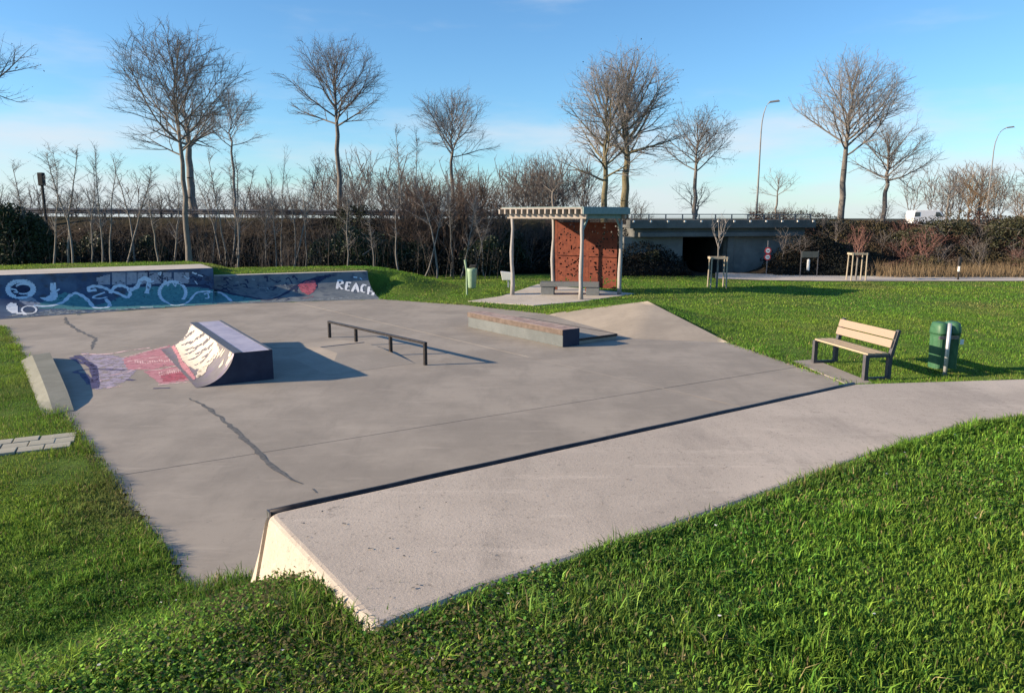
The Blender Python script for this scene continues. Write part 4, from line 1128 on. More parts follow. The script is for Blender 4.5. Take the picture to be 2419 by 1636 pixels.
MB().tube([(0, 0, -.1), (0, 0, 1.05)], .045, k=8).build('shaft', M_STEEL, o); MB().tube([(0, 0, .42), (0, 0, .66)], .052, k=8).build('band', M_WHITE, o); MB().tube([(0, 0, .70), (0, 0, 1.08)], [.08, .075], k=8).build('head', M_STEEL, o)
# two round signs in front of the wing wall
s4 = PY(1813, 600, YB - 1.6); zg = gz(s4.x, s4.y); o = empty('road_sign', (s4.x, s4.y, zg)); tag(o, 'two round red and white traffic signs on one post beside the bridge', 'traffic sign')
MB().tube([(0, 0, -.1), (0, 0, 1.75 - zg)], .03, k=8).build('post', M_STEEL2, o)
for zz in (592, 607):
    z_ = PY(1813, zz, YB - 1.6).z - zg
    d = MB().tube([(0, -.05, z_), (0, -.035, z_)], .17, k=20).build('disc', M_RED, o)
    MB().tube([(0, -.056, z_), (0, -.052, z_)], .115, k=20).build('disc_centre', M_WHITE, d)
    MB().box((0, -.059, z_), (.12, .004, .035)).build('symbol', M_RUBBER, d)

# ------------------------------------------------------------------ road bridge
zt = 2.80
bx0, bx1 = BX0 - 0.02, BX1 + 0.02
br = empty('road_bridge', ((bx0 + bx1) / 2, YB, 0), R(13)); tag(br, 'grey concrete road bridge with dark underpass behind the lawn', 'bridge')
mx_ = (bx0 + bx1) / 2
hw = (bx1 - bx0) / 2
MB().box((0, 7, 2.22), (2 * hw + 3.4, 14, 0.62)).build('deck', M_BRIDGE, br, bevel=0.02)
MB().box((0, -0.10, 2.58), (2 * hw + 4.2, 0.55, 0.44)).build('edge_beam', M_BRIDGE, br, bevel=0.03)
MB().box((0, -0.16, 2.03), (2 * hw + 3.0, 0.25, 0.22)).build('lower_fascia', M_BRIDGE, br, bevel=0.02)
# front walls either side and the inner faces of the underpass
def wall_quad(name, x0, y0, x1, y1, z0, z1, th=0.35, m=M_BRIDGE):
    d = Vector((x1 - x0, y1 - y0, 0)).normalized(); nn = Vector((-d.y, d.x, 0)) * th
    MB().prism([(x0, y0), (x1, y1), (x1 + nn.x, y1 + nn.y), (x0 + nn.x, y0 + nn.y)], z0, z1).build(name, m, br, bevel=0.015)
xl = PY(1470 * DS, 560, YB).x - mx_; xo = PY(1548 * DS, 560, YB).x - mx_; xr0 = PY(1655 * DS, 560, YB).x - mx_; xr1 = PY(1640 * DS, 560, YB + 9).x - mx_ - 0.6
wall_quad('front_wall', xl - 1.5, 0.25, xo, 0.25, -0.5, 1.93, m=M_BRIDGE_LIT)
wall_quad('abutment', xo - 0.02, 0.62, xo + 0.6, 13.5, -0.5, 1.92)
wall_quad('abutment', xr1, 11.0, xr0, 0.05, -0.5, 1.92)
wall_quad('front_wall', xr0 + 0.03, 0.26, xr0 + 4.6, 0.26, -0.5, 1.93, m=M_BRIDGE_LIT)
# earth either side behind the abutments is the bank itself; railing
rz0, rz1 = 2.84, 3.08
nposts = 12
for k in range(nposts):
    x = -hw - 1.9 + (2 * hw + 3.8) * k / (nposts - 1)
    MB().box((x, -0.1, 2.93), (.05, .05, .30)).build('rail_post', M_STEEL2, br)
    MB().box((x, -0.40, 2.72), (.09, .06, .09)).build('bracket', M_WHITE, br)
MB().box((0, -0.1, 3.075), (2 * hw + 3.9, .06, .05)).build('rail_bar', M_STEEL2, br)
MB().box((0, -0.1, 2.93), (2 * hw + 3.9, .04, .03)).build('rail_bar', M_STEEL2, br)
# end fill behind the far side of the underpass
rd_ = MB()
rd_.prism([(-300, YB + 9.0), (300, YB + 9.0), (300, 128), (-300, 128)], 1.5, 1.76)
o = rd_.build('road', M_ASPH); tag(o, kind='structure')
# guard rail along the bank at the left
gr = empty('guard_rail', (-20, YB + 5.6, crest(-20))); tag(gr, 'long dark steel guard rail along the top of the road bank', 'guard rail')
x0g, x1g = -45.0, PY(1190, 500, YB + 5).x
for k in range(23):
    x = x0g + (x1g - x0g) * k / 22
    MB().box((x + 20, 0.1, crest(x) - crest(-20) + 0.12), (.10, .08, .7)).build('post', M_STEEL2, gr)
vs, fs = [], []
pr_ = [(0.0, .20), (-.05, .25), (-.05, .31), (0.0, .36), (-.05, .41), (-.05, .47), (0, .52)]
for x in (x0g, x1g):
    for a, z in pr_: vs.append((x + 20, a, crest(x) - crest(-20) + z - 0.03))
m = len(pr_)
MB().add(vs, [(i, i + 1, m + i + 1, m + i) for i in range(m - 1)]).build('rail_beam', M_STEEL2, gr)

# ------------------------------------------------------------------ street lamps
def lamp(dx_base, Y, dx_top, y_top, reach_px, label):
    top = PY(dx_top * DS, y_top * DS, Y); x = PY(dx_base * DS, 500, Y).x
    z0 = gz(x, Y); o = empty('street_lamp', (x, Y, z0)); tag(o, label, 'street lamp', 'street lamps along the road')
    hgt = top.z - z0; reach = top.x - x
    pts = [(0, 0, 0), (0, 0, hgt * 0.4), (0, 0, hgt * 0.78)] + [(reach * (1 - math.cos(a)), 0, hgt * 0.78 + hgt * 0.22 * math.sin(a)) for a in [R(k) for k in (20, 40, 58, 74, 86)]]
    MB().tube(pts, [.085, .07, .05, .042, .038, .035, .035, .032], k=8).build('pole', M_LAMP, o, smooth=True)
    MB().add([(reach - .12, -.12, hgt - .03), (reach + .72, -.15, hgt + .07), (reach + .72, .15, hgt + .07), (reach - .12, .12, hgt - .03),
              (reach - .05, -.08, hgt + .10), (reach + .6, -.1, hgt + .20), (reach + .6, .1, hgt + .20), (reach - .05, .08, hgt + .10)],
             [(0, 1, 5, 4), (1, 2, 6, 5), (2, 3, 7, 6), (3, 0, 4, 7), (4, 5, 6, 7), (3, 2, 1, 0)]).build('lamp_head', M_LAMP, o, bevel=.02)
lamp(1717, 58, 1748, 233, 0, 'tall street lamp with curved arm behind the bridge railing')
lamp(2240, 76, 2285, 291, 0, 'more distant street lamp with curved arm at the right above the van')
# dark mast at the far left
mst = PY(100 * DS, 480, YB + 4.0); o = empty('dark_mast', (mst.x, YB + 4.0, gz(mst.x, YB + 4.0))); tag(o, 'dark pole with a box on top above the left thicket', 'pole')
MB().tube([(0, 0, -.2), (0, 0, 2.6)], [.09, .08], k=7).build('shaft', M_RUBBER, o); MB().box((0, 0, 2.7), (.30, .30, .75)).build('box', M_RUBBER, o, bevel=.03)

# ------------------------------------------------------------------ van on the road
YV = 84.0
vx0, vx1 = PY(2149, 500, YV).x, PY(2238, 500, YV).x
van = empty('white_van', (vx0, YV, 1.765)); tag(van, 'white panel van driving along the road behind the bank', 'van')
VL = vx1 - vx0; k_ = VL / 4.4
sidep = [(0.05, .35), (0.0, .95), (0.10, 1.72), (0.28, 1.86), (2.6, 1.88), (3.05, 1.80), (3.62, 1.18), (4.25, 1.02), (4.40, .75), (4.36, .35)]
vs = [(a * k_, y, z) for y in (-.88, .88) for a, z in sidep]; n = len(sidep)
MB().add(vs, [tuple(range(n)), tuple(range(2 * n - 1, n - 1, -1))] + [(i, (i + 1) % n, n + (i + 1) % n, n + i) for i in range(n)]).build('body', M_VANW, van, bevel=.05)
def pane(pts): 
    MB().add([(a * k_, -.895, z) for a, z in pts], [tuple(range(len(pts)))]).build('window', M_GLASS, van)
pane([(0.12, 1.15), (0.2, 1.62), (0.75, 1.65), (0.75, 1.18)]); pane([(2.55, 1.15), (2.55, 1.66), (2.98, 1.64), (3.42, 1.16)])
MB().add([(3.10 * k_, -.80, 1.765), (3.10 * k_, .80, 1.765), (3.64 * k_, .80, 1.20), (3.64 * k_, -.80, 1.20)], [(0, 1, 2, 3)]).build('windscreen', M_GLASS, van).location = (.03, 0, .02)
for x in (0.85, 3.55):
    for y in (-.80, .80):
        w_ = MB().tube([(x * k_, y - .1, .33), (x * k_, y + .1, .33)], .33, k=18).build('tyre', M_RUBBER, van)
        MB().tube([(x * k_, y - .115, .33), (x * k_, y + .115, .33)], .18, k=14).build('rim', M_GALV, w_)
MB().box((4.37 * k_, -.6, .82), (.05, .3, .16)).build('headlight', M_WHITE, van); MB().box((0.02, -.75, 1.0), (.05, .12, .35)).build('tail_light', M_RED, van)

# ------------------------------------------------------------------ trees
class Twigs:
    """branch collector: tapered 3 to 7 sided sticks"""
    def __init__(s): s.v = []; s.f = []
    def stick(s, pts, r0, r1, k=3):
        base = len(s.v); n = len(pts)
        for i in range(n):
            x, y, z = pts[i]; a = pts[max(i - 1, 0)]; b = pts[min(i + 1, n - 1)]
            dx, dy, dz = b[0] - a[0], b[1] - a[1], b[2] - a[2]
            L = math.sqrt(dx * dx + dy * dy + dz * dz) or 1e-6; dx /= L; dy /= L; dz /= L
            if abs(dz) < 0.9: ux, uy, uz = dy, -dx, 0.0
            else: ux, uy, uz = 0.0, dz, -dy
            l = math.sqrt(ux * ux + uy * uy + uz * uz) or 1e-6; ux /= l; uy /= l; uz /= l
            wx, wy, wz = dy * uz - dz * uy, dz * ux - dx * uz, dx * uy - dy * ux
            r = r0 + (r1 - r0) * i / (n - 1)
            if i == n - 1 and r1 < 0.004:
                s.v.append((x, y, z)); break
            for j in range(k):
                c, q = math.cos(6.2832 * j / k) * r, math.sin(6.2832 * j / k) * r
                s.v.append((x + ux * c + wx * q, y + uy * c + wy * q, z + uz * c + wz * q))
        tip = r1 < 0.004
        for i in range(n - 1):
            if tip and i == n - 2:
                for j in range(k): s.f.append((base + i * k + j, base + i * k + (j + 1) % k, base + (n - 1) * k))
            else:
                for j in range(k): s.f.append((base + i * k + j, base + i * k + (j + 1) % k, base + (i + 1) * k + (j + 1) % k, base + (i + 1) * k + j))
    def build(s, name, m, parent, smooth=False):
        me = bpy.data.meshes.new(name); me.from_pydata(s.v, [], s.f); me.materials.append(m)
        if smooth: me.polygons.foreach_set('use_smooth', np.ones(len(me.polygons), bool))
        me.update()
        return link(bpy.data.objects.new(name, me), parent)

def grow_tree(h, fork, cw, r_tr, seed, nlimb=13, up=0.55, dens=1.0, low=None, lean=0.0, leader=0.9, spread=1.0, seeds=0, forks=1, twig=0.0072, pointy=0.0):
    """returns (wood, fine twigs, seed points). h top, fork height of first limbs, cw crown half width"""
    rd = random.Random(seed); big, fine = Twigs(), Twigs(); tips = []
    zc_lo = fork * 0.92 if low is None else low
    cz = (h + zc_lo) / 2; chh = (h - zc_lo) / 2
    def env(p):
        dz = (p[2] - cz) / chh
        if dz < 0: dz *= 0.62
        w = cw * (1 - pointy * max(0, dz) * 0.6)
        return (p[0] * p[0] + p[1] * p[1]) / (w * w) + dz * dz
    def walk(p, d, L, seg, wig, upk, lim):
        pts = [p]; n = max(2, int(L / seg)); st = L / n
        for i in range(n):
            d = (d[0] + rd.gauss(0, wig), d[1] + rd.gauss(0, wig), d[2] + rd.gauss(0, wig) + upk)
            l = math.sqrt(d[0] ** 2 + d[1] ** 2 + d[2] ** 2); d = (d[0] / l, d[1] / l, d[2] / l)
            p = (p[0] + d[0] * st, p[1] + d[1] * st, p[2] + d[2] * st)
            pts.append(p)
            if i > 0 and env(p) > lim: break
        return pts
    def side(d, ang):
        a = rd.uniform(0, 6.2832); v = (math.cos(a), math.sin(a), rd.uniform(-.35, .5))
        dp = v[0] * d[0] + v[1] * d[1] + v[2] * d[2]; v = (v[0] - dp * d[0], v[1] - dp * d[1], v[2] - dp * d[2])
        l = math.sqrt(v[0] ** 2 + v[1] ** 2 + v[2] ** 2) or 1e-6
        c, s_ = math.cos(ang), math.sin(ang) / l
        return (d[0] * c + v[0] * s_, d[1] * c + v[1] * s_, d[2] * c + v[2] * s_)
    def dirat(pts, i):
        a, b = pts[max(i - 1, 0)], pts[min(i + 1, len(pts) - 1)]
        d = (b[0] - a[0], b[1] - a[1], b[2] - a[2]); l = math.sqrt(d[0] ** 2 + d[1] ** 2 + d[2] ** 2) or 1e-6
        return (d[0] / l, d[1] / l, d[2] / l)
    def at(pts, t):
        q = t * (len(pts) - 1); i = min(int(q), len(pts) - 2); f = q - i
        a, b = pts[i], pts[i + 1]
        return (a[0] + (b[0] - a[0]) * f, a[1] + (b[1] - a[1]) * f, a[2] + (b[2] - a[2]) * f), dirat(pts, i)
    def length(pts): return sum(math.dist(pts[i], pts[i + 1]) for i in range(len(pts) - 1))
    def sub(pts, r, level):
        L = length(pts)
        gap = {1: 0.26, 2: 0.17, 3: 0.12}[level] / dens * (cw / 3.0) ** 0.6
        n = int(L * (1 - 0.18) / gap)
        for k in range(n):
            t = 0.16 + 0.84 * (k + rd.random() * 0.9) / max(n, 1)
            p, d = at(pts, min(t, 0.999))
            nd = side(d, rd.uniform(0.45, 0.95))
            rr_ = r * (1 - 0.75 * t)
            if level == 1:
                l2 = min(0.62 * L * (1.05 - 0.55 * t), 2.6) * rd.uniform(0.6, 1.1)
                q = walk(p, nd, l2, 0.32, 0.12, 0.07 * up, 1.08 + rd.uniform(-.12, .12))
                fine.stick(q, max(rr_ * 0.62, twig * 1.5), twig * 0.7, 4)
                sub(q, max(rr_ * .62, twig * 1.5), 2)
            elif level == 2:
                l2 = min(0.62 * L * (1.1 - 0.5 * t), 1.25) * rd.uniform(0.6, 1.15)
                q = walk(p, nd, l2, 0.3, 0.13, 0.05 * up, 1.12 + rd.uniform(-.12, .12))
                fine.stick(q, max(rr_ * .6, twig * 1.05), 0.002, 3)
                sub(q, twig, 3)
            else:
                l2 = rd.uniform(0.18, 0.52)
                q = [p, (p[0] + nd[0] * l2, p[1] + nd[1] * l2, p[2] + nd[2] * l2 + 0.05 * up)]
                fine.stick(q, twig * 0.8, 0.002, 3)
                if seeds and rd.random() < seeds: tips.append(q[1])
    # trunk(s)
    trunks = []
    for fk in range(forks):
        tp = [(0, 0, -0.3)]; n = 12; x = y = 0.0
        offx = 0 if forks == 1 else (fk - (forks - 1) / 2)
        for i in range(1, n + 1):
            t = i / n; z = h * leader * t
            k = max(0, z - fork * 0.55) / h
            x = lean * z + offx * k * cw * 0.75 + rd.gauss(0, 0.02 + 0.05 * t); y = rd.gauss(0, 0.02 + 0.05 * t)
            tp.append((x, y, z))
        trunks.append(tp)
        rads = [r_tr * 1.25] + [max(r_tr * (1 - 0.25 * (i / n) / (fork / h)) if (i / n) * leader < fork / h else r_tr * 0.75 * (1 - ((i / n) - fork / h) / (1.02 - fork / h)) ** 0.9, 0.02) for i in range(1, n + 1)]
        for i in range(n):
            big.stick([tp[i], tp[i + 1]], rads[i], max(rads[i + 1], .012), 9)
        for kk in range(max(3, nlimb // forks)):
            t = (kk + rd.random() * 0.5) / max(3, nlimb // forks)
            z = fork + (h * leader - fork) * (t ** 1.1) * 0.93
            tt = z / (h * leader); p, d = at(tp, min(0.999, (tt * n + 1) / (n + 1)))
            az = kk * 2.39996 + rd.uniform(-.5, .5) + seed
            inc = (R(70) * (1 - t) + R(16) * t) * rd.uniform(0.8, 1.2) * spread
            nd = (math.sin(inc) * math.cos(az), math.sin(inc) * math.sin(az), math.cos(inc))
            q = walk(p, nd, max(h, cw * 2), 0.42, 0.06, 0.085 * up, 0.90 + rd.uniform(-.1, .1))
            rl = r_tr * (0.34 - 0.20 * t) * rd.uniform(.85, 1.15)
            big.stick(q, max(rl, .02), twig * 1.1, 6)
            sub(q, rl, 1)
        sub(tp[int(n * fork / (h * leader)) + 1:] if int(n * fork / (h * leader)) + 1 < n - 1 else tp[-3:], r_tr * 0.35, 1)
    return big, fine, tips
def seed_mesh(tips, size, seed):
    r = np.random.default_rng(seed); c = np.array(tips); n = len(c)
    d = r.normal(size=(n, 4, 3)); d /= np.linalg.norm(d, axis=-1, keepdims=True)
    Vv = (c[:, None, :] + d * size * r.uniform(.6, 1.4, (n, 1, 1))).reshape(-1, 3)
    b = np.arange(n)[:, None] * 4
    F = np.concatenate([b + np.array([0, 1, 2]), b + np.array([0, 1, 3]), b + np.array([0, 2, 3]), b + np.array([1, 2, 3])])
    return Vv, F
def place_tree(dx, Y, top_dy, fork_dy, halfw_d, r_tr, label, seed, wood=M_BARK, twigm=M_TWIG, z0=None, name='bare_tree', low_dy=None, group='tall bare trees along the road', **kw):
    x = PY(dx * DS, 495, Y).x
    z0 = gz(x, Y) if z0 is None else z0
    h = PY(dx * DS, top_dy * DS, Y).z - z0; fk = PY(dx * DS, fork_dy * DS, Y).z - z0
    cw = halfw_d * DS / FPX * Y
    low = None if low_dy is None else PY(dx * DS, low_dy * DS, Y).z - z0
    big, fine, tips = grow_tree(h, fk, cw, r_tr, seed, low=low, **kw)
    o = empty(name, (x, Y, z0)); tag(o, label, 'tree', group)
    big.build('trunk', wood, o, True); cr_ = fine.build('crown', twigm, o)
    if tips:
        Vv, F = seed_mesh(tips, 0.045, seed); tag(numpy_mesh('seed_clusters', Vv, F3=F, m=M_SEED, parent=cr_), kind='stuff')
    return o
place_tree(420, 33.5, 78, 372, 132, 0.13, 'large bare tree rising behind the graffiti wall, crown wide above a slim trunk', 3, nlimb=20, spread=0.92, low_dy=335, dens=1.0, wood=M_BARK)
place_tree(438, 47, 190, 345, 80, 0.26, 'bare tree with thick pale trunk standing behind the large slim tree', 14, nlimb=15, twigm=M_TWIGG, wood=M_BARKP, low_dy=350, dens=0.9)
place_tree(535, 45, 205, 345, 62, 0.09, 'slender bare tree right of the large slim tree', 17, nlimb=13, twigm=M_TWIGG, low_dy=370, dens=0.9)
place_tree(771, 52, 95, 300, 110, 0.19, 'solitary round crowned bare tree left of centre above the dark hedge', 25, nlimb=22, low_dy=318)
place_tree(1027, 52, 215, 372, 93, 0.15, 'smaller fan shaped bare tree above the reddish thicket', 36, nlimb=20, low_dy=375, twigm=M_TWIGG)
place_tree(1372, 43.5, 150, 432, 105, 0.22, 'mossy trunked bare tree, the left one behind the pavilion roof', 47, nlimb=20, wood=M_BARKY, twigm=M_TWIGG, seeds=0.06, twig=.0062, low_dy=450, z0=2.2)
place_tree(1418, 45.0, 118, 378, 128, 0.27, 'tallest bare tree behind the pavilion, right of the mossy trunked one', 58, nlimb=26, wood=M_BARKY, twigm=M_TWIGG, seeds=0.08, twig=.0062, dens=.9, low_dy=405, z0=2.4)
place_tree(1577, 54, 252, 400, 90, 0.17, 'bare tree full of seed clusters behind the bridge railing', 69, nlimb=18, seeds=0.22, low_dy=425)
place_tree(1577, 55.5, 420, 478, 55, 0.10, 'short forked bare shrub tree at the foot of the seed clustered tree', 70, nlimb=9, forks=2, dens=0.8)
place_tree(1910, 50, 130, 370, 118, 0.23, 'tallest bare tree on the right with thick dark trunk and broad crown', 81, nlimb=22, twigm=M_TWIGG, wood=M_BARK, low_dy=370)
place_tree(2006, 56, 278, 425, 98, 0.20, 'dark spreading bare tree just right of the tallest right hand tree', 92, nlimb=19, low_dy=480, spread=1.15)
place_tree(1762, 66, 392, 450, 48, 0.10, 'small pale bare tree right of the street lamp', 103, nlimb=9, twigm=M_TWIGG, dens=0.75)
place_tree(2222, 92, 380, 452, 88, 0.22, 'far rounded bare tree at the right behind the van', 114, nlimb=12, twigm=M_TWIGG, low_dy=470, twig=.016)
place_tree(2365, 70, 310, 420, 60, 0.18, 'bare tree cut by the right edge of the picture', 125, nlimb=10, twigm=M_TWIGG)
place_tree(-85, 36, 60, 250, 165, 0.20, 'bare tree reaching in from the left edge of the picture', 136, nlimb=13, seeds=0.16, low_dy=240)
place_tree(1255, 58, 400, 440, 50, 0.12, 'low gnarled bare tree left of the pavilion trees', 147, nlimb=9, dens=0.8)
place_tree(2150, 64, 395, 455, 45, 0.10, 'thin bare tree above the van', 150, nlimb=8, twigm=M_TWIGG, dens=0.7)

# saplings: a few kinds, copied with their own size and turn
def sapling_kind(seed, h=6.5):
    rd = random.Random(seed); big, fine = Twigs(), Twigs()
    pts = []; x = y = 0; lx, ly = rd.gauss(0, .06), rd.gauss(0, .06); dn = rd.choice((24, 34, 46)); lo = rd.uniform(.3, .55)
    for i in range(9):
        t = i / 8; pts.append((x, y, h * t - 0.2)); x += rd.gauss(lx, .05); y += rd.gauss(ly, .05)
    big.stick(pts, 0.046, 0.008, 6)
    for k in range(dn):
        t = lo + (1 - lo) * rd.random() ** rd.choice((.8, 1.3)); i = min(int(t * 8), 7); f = t * 8 - i
        p = tuple(pts[i][j] + (pts[i + 1][j] - pts[i][j]) * f for j in range(3))
        a = rd.uniform(0, 6.283); inc = rd.uniform(.3, 1.15); L = rd.uniform(.3, 1.5) * (1.2 - t * 0.75)
        d = (math.sin(inc) * math.cos(a), math.sin(inc) * math.sin(a), math.cos(inc))
        q = [tuple(p[j] + d[j] * L * s + (0.12 * s * s * L if j == 2 else rd.gauss(0, .02)) for j in range(3)) for s in (0, .5, 1)]
        fine.stick(q, .011, .002, 3)
        for m_ in range(8):
            s = rd.uniform(.2, 1); p2 = tuple(q[0][j] + (q[2][j] - q[0][j]) * s for j in range(3)); a2 = rd.uniform(0, 6.283)
            l2 = rd.uniform(.15, .4); fine.stick([p2, (p2[0] + math.cos(a2) * l2 * .6, p2[1] + math.sin(a2) * l2 * .8, p2[2] + l2 * rd.uniform(.2, .8))], .006, .002, 3)
    return big, fine
KINDS = []
for s_ in range(9):
    b_, f_ = sapling_kind(200 + s_)
    tmpl = []
    for tw, nm, m_ in ((b_, 'trunk', M_BARKP), (f_, 'crown', M_TWIGG)):
        me = bpy.data.meshes.new(nm); me.from_pydata(tw.v, [], tw.f); me.materials.append(m_); me.update(); tmpl.append((nm, me))
    KINDS.append(tmpl)
ORD = ['first', 'second', 'third', 'fourth', 'fifth', 'sixth', 'seventh', 'eighth', 'ninth', 'tenth', 'eleventh', 'twelfth', 'thirteenth', 'fourteenth']
def saplings(rows, where, group, Y0, y1=2.0):
    rs = random.Random(len(rows) * 7)
    for i, (bx, tx, ty) in enumerate(sorted(rows)):
        Y = Y0 + rs.uniform(0, y1); x = PY(bx * DS, 600, Y).x; z0 = gz(x, Y); top = PY(tx * DS, ty * DS, Y)
        o = empty('sapling', (x, Y, z0), rs.uniform(0, 6.28)); tag(o, 'slim bare sapling, %s from left %s' % (ORD[i], where), 'sapling', group)
        sc_ = (top.z - z0) / 6.3 * rs.uniform(.8, 1.06); wsc = (0.5 + 0.5 * sc_) * rs.uniform(.8, 1.5); o.scale = (wsc, wsc, sc_)
        leanx = (top.x - x) / max(top.z - z0, 1); o.rotation_euler = (0, leanx * 0.9, 0)
        for nm, me in KINDS[(i * 4 + len(rows)) % 9]:
            link(bpy.data.objects.new(nm, me), o)
saplings([(70, 60, 335), (112, 103, 330), (148, 135, 312), (170, 158, 300), (206, 200, 330), (232, 218, 308), (252, 246, 318), (264, 264, 312), (300, 300, 360), (352, 362, 372), (386, 384, 380)], 'in the row left of the large tree', 'saplings left of the large tree', 35, 3.5)
saplings([(500, 468, 345), (511, 492, 338), (520, 515, 332), (530, 545, 328), (541, 572, 335), (600, 596, 372), (628, 618, 335), (640, 642, 328), (652, 668, 345), (664, 692, 352), (690, 705, 375), (470, 455, 380)], 'in the clump right of the large tree', 'saplings right of the large tree', 35.5, 3.0)
saplings([(790, 775, 430), (850, 842, 455), (905, 900, 440), (960, 975, 420), (990, 985, 410), (1022, 1030, 395), (1045, 1075, 420), (1080, 1105, 450), (1100, 1122, 460)], 'in the thicket left of the pavilion', 'saplings in the thicket by the pavilion', 35.0, 2.5)
saplings([(912, 912, 288), (930, 934, 300)], 'of two thin poplars left of the fan shaped tree', 'two thin poplars', 52, 1.5)
# the two young trees in the guards
for gpos, topd, label, seed, tm in ((g1, (1640, 488), 'young bare tree tied in the stake guard before the bridge', 5, M_TWIGG), (g2, (1958, 515), 'young reddish tree tied in the stake guard by the far path', 6, M_TWIGR)):
    h_ = PY(topd[0] * DS, topd[1] * DS, gpos.y).z - gpos.z
    rd = random.Random(seed); big, fine = Twigs(), Twigs()
    big.stick([(0, 0, -.1), (.02, 0, h_ * .4), (0.0, 0, h_ * .56), (0.03, 0, h_ * 0.72)], .045, .02, 6)
    for k in range(9 if seed == 5 else 26):
        a = rd.uniform(0, 6.283); z = h_ * rd.uniform(.40, .70); L = h_ * rd.uniform(.2, .42); inc = rd.uniform(.35, .8)
        q = [(0.01, 0, z), (math.sin(inc) * math.cos(a) * L * .5, math.sin(inc) * math.sin(a) * L * .5, z + L * .42), (math.sin(inc) * math.cos(a) * L * .85, math.sin(inc) * math.sin(a) * L * .85, min(z + L, h_))]
        fine.stick(q, .02, .003, 4)
        for m_ in range(5):
            s = rd.uniform(.3, 1); p2 = tuple(q[1][j] + (q[2][j] - q[1][j]) * s for j in range(3)); a2 = rd.uniform(0, 6.283); l2 = rd.uniform(.15, .4)
            fine.stick([p2, (p2[0] + math.cos(a2) * l2 * .5, p2[1] + math.sin(a2) * l2 * .5, p2[2] + l2 * .8)], .008, .002, 3)
    o = empty('young_tree', tuple(gpos)); tag(o, label, 'tree', 'young trees in stake guards')
    big.build('trunk', M_BARKP, o, True); fine.build('crown', tm, o)

# ------------------------------------------------------------------ thickets, hedge and far woods
def spikes(n, pos, hmin, hmax, wid, spread, seed, droop=0.0, kids=3):
    """uncountable thin stems with side twigs, one triangle each pair"""
    r = np.random.default_rng(seed)
    h = r.uniform(hmin, hmax, n) ** 1.0; d = np.stack([r.normal(0, spread, n), r.normal(0, spread, n), np.ones(n)], -1)
    d /= np.linalg.norm(d, axis=1, keepdims=True)
    base = pos; tip = base + d * h[:, None]
    allb, allt, allw = [base], [tip], [np.full(n, wid)]
    for k in range(kids):
        t = r.uniform(.3, .95, n)[:, None]; p = base + (tip - base) * t
        dd = d + r.normal(0, .55, (n, 3)); dd[:, 2] = np.abs(dd[:, 2]) * 0.8 + .15; dd /= np.linalg.norm(dd, axis=1, keepdims=True)
        L = (h * r.uniform(.18, .45, n))[:, None]
        allb.append(p); allt.append(p + dd * L); allw.append(np.full(n, wid * .6))
    B = np.concatenate(allb); T = np.concatenate(allt); W = np.concatenate(allw); N_ = len(B)
    ang = r.uniform(0, np.pi, N_); s = np.stack([np.cos(ang), np.sin(ang) * .5, np.zeros(N_)], -1) * W[:, None]
    V = np.stack([B - s, B + s, T], 1).reshape(-1, 3)
    return V, np.arange(N_ * 3).reshape(-1, 3)
def leaves(c, size, seed, flat=0.6):
    r = np.random.default_rng(seed); n = len(c)
    a = r.normal(size=(n, 3)); a /= np.linalg.norm(a, axis=1, keepdims=True); b = r.normal(size=(n, 3)); b -= (b * a).sum(1, keepdims=True) * a; b /= np.linalg.norm(b, axis=1, keepdims=True)
    s = size * r.uniform(.6, 1.4, (n, 1)); a = a * s; b = b * s * flat
    V = np.stack([c - a, c + b, c + a, c - b], 1).reshape(-1, 3)
    return V, np.arange(n * 4).reshape(-1, 4)
def ground_pts(n, x0, x1, y0, y1, seed, dens=None):
    r = np.random.default_rng(seed); x = r.uniform(x0, x1, n); y = r.uniform(y0, y1, n)
    if dens is not None:
        k = r.uniform(size=n) < dens(x, y); x, y = x[k], y[k]
    return np.stack([x, y, ground_z(x, y, False)], -1)
def stuff(name, V, F3=None, F4=None, m=None, label=None, cat=None, tone=None):
    o = numpy_mesh(name, V, F3=F3, F4=F4, m=m, tone=tone); tag(o, label, cat, kind='stuff'); return o
BUSH = []
for k in range(4):
    b_, f_, _t = grow_tree(4.0, 0.5, 1.5, 0.045, 900 + k, nlimb=8, dens=0.40, spread=0.75, leader=.8, forks=2, twig=.0075)
    Vb = np.array(b_.v + f_.v); o1 = len(b_.v); allf = list(b_.f) + [tuple(i + o1 for i in f) for f in f_.f]
    BUSH.append((Vb, np.array([f for f in allf if len(f) == 3]).reshape(-1, 3), np.array([f for f in allf if len(f) == 4]).reshape(-1, 4)))
def bushes(name, p, hmin, hmax, seed, m, label, cat, wide=1.0):
    """a mass of many-stemmed bare bushes that nobody could count"""
    r = np.random.default_rng(seed); Vs, F3s, F4s, o_ = [], [], [], 0
    for q in p:
        Vb, F3, F4 = BUSH[r.integers(4)]; h = r.uniform(hmin, hmax) / 4.0; a = r.uniform(0, 6.28); w = h ** .7 * wide * r.uniform(.8, 1.25)
        c, sn = np.cos(a) * w, np.sin(a) * w
        V = np.stack([Vb[:, 0] * c - Vb[:, 1] * sn + q[0], Vb[:, 0] * sn + Vb[:, 1] * c + q[1], Vb[:, 2] * h + q[2]], -1)
        Vs.append(V); F3s.append(F3 + o_); F4s.append(F4 + o_); o_ += len(V)
    stuff(name, np.concatenate(Vs), F3=np.concatenate(F3s), F4=np.concatenate(F4s), m=m, label=label, cat=cat)
XE = PY(1130 * DS, 550, 37).x
p = ground_pts(3600, -46, XE, 35.5, 43.5, 1, lambda x, y: 0.2 + 0.8 * (wobble(x, y, .8, 5) > .1))
V, F = spikes(len(p), p, .8, 2.8, .013, .18, 2, kids=6)
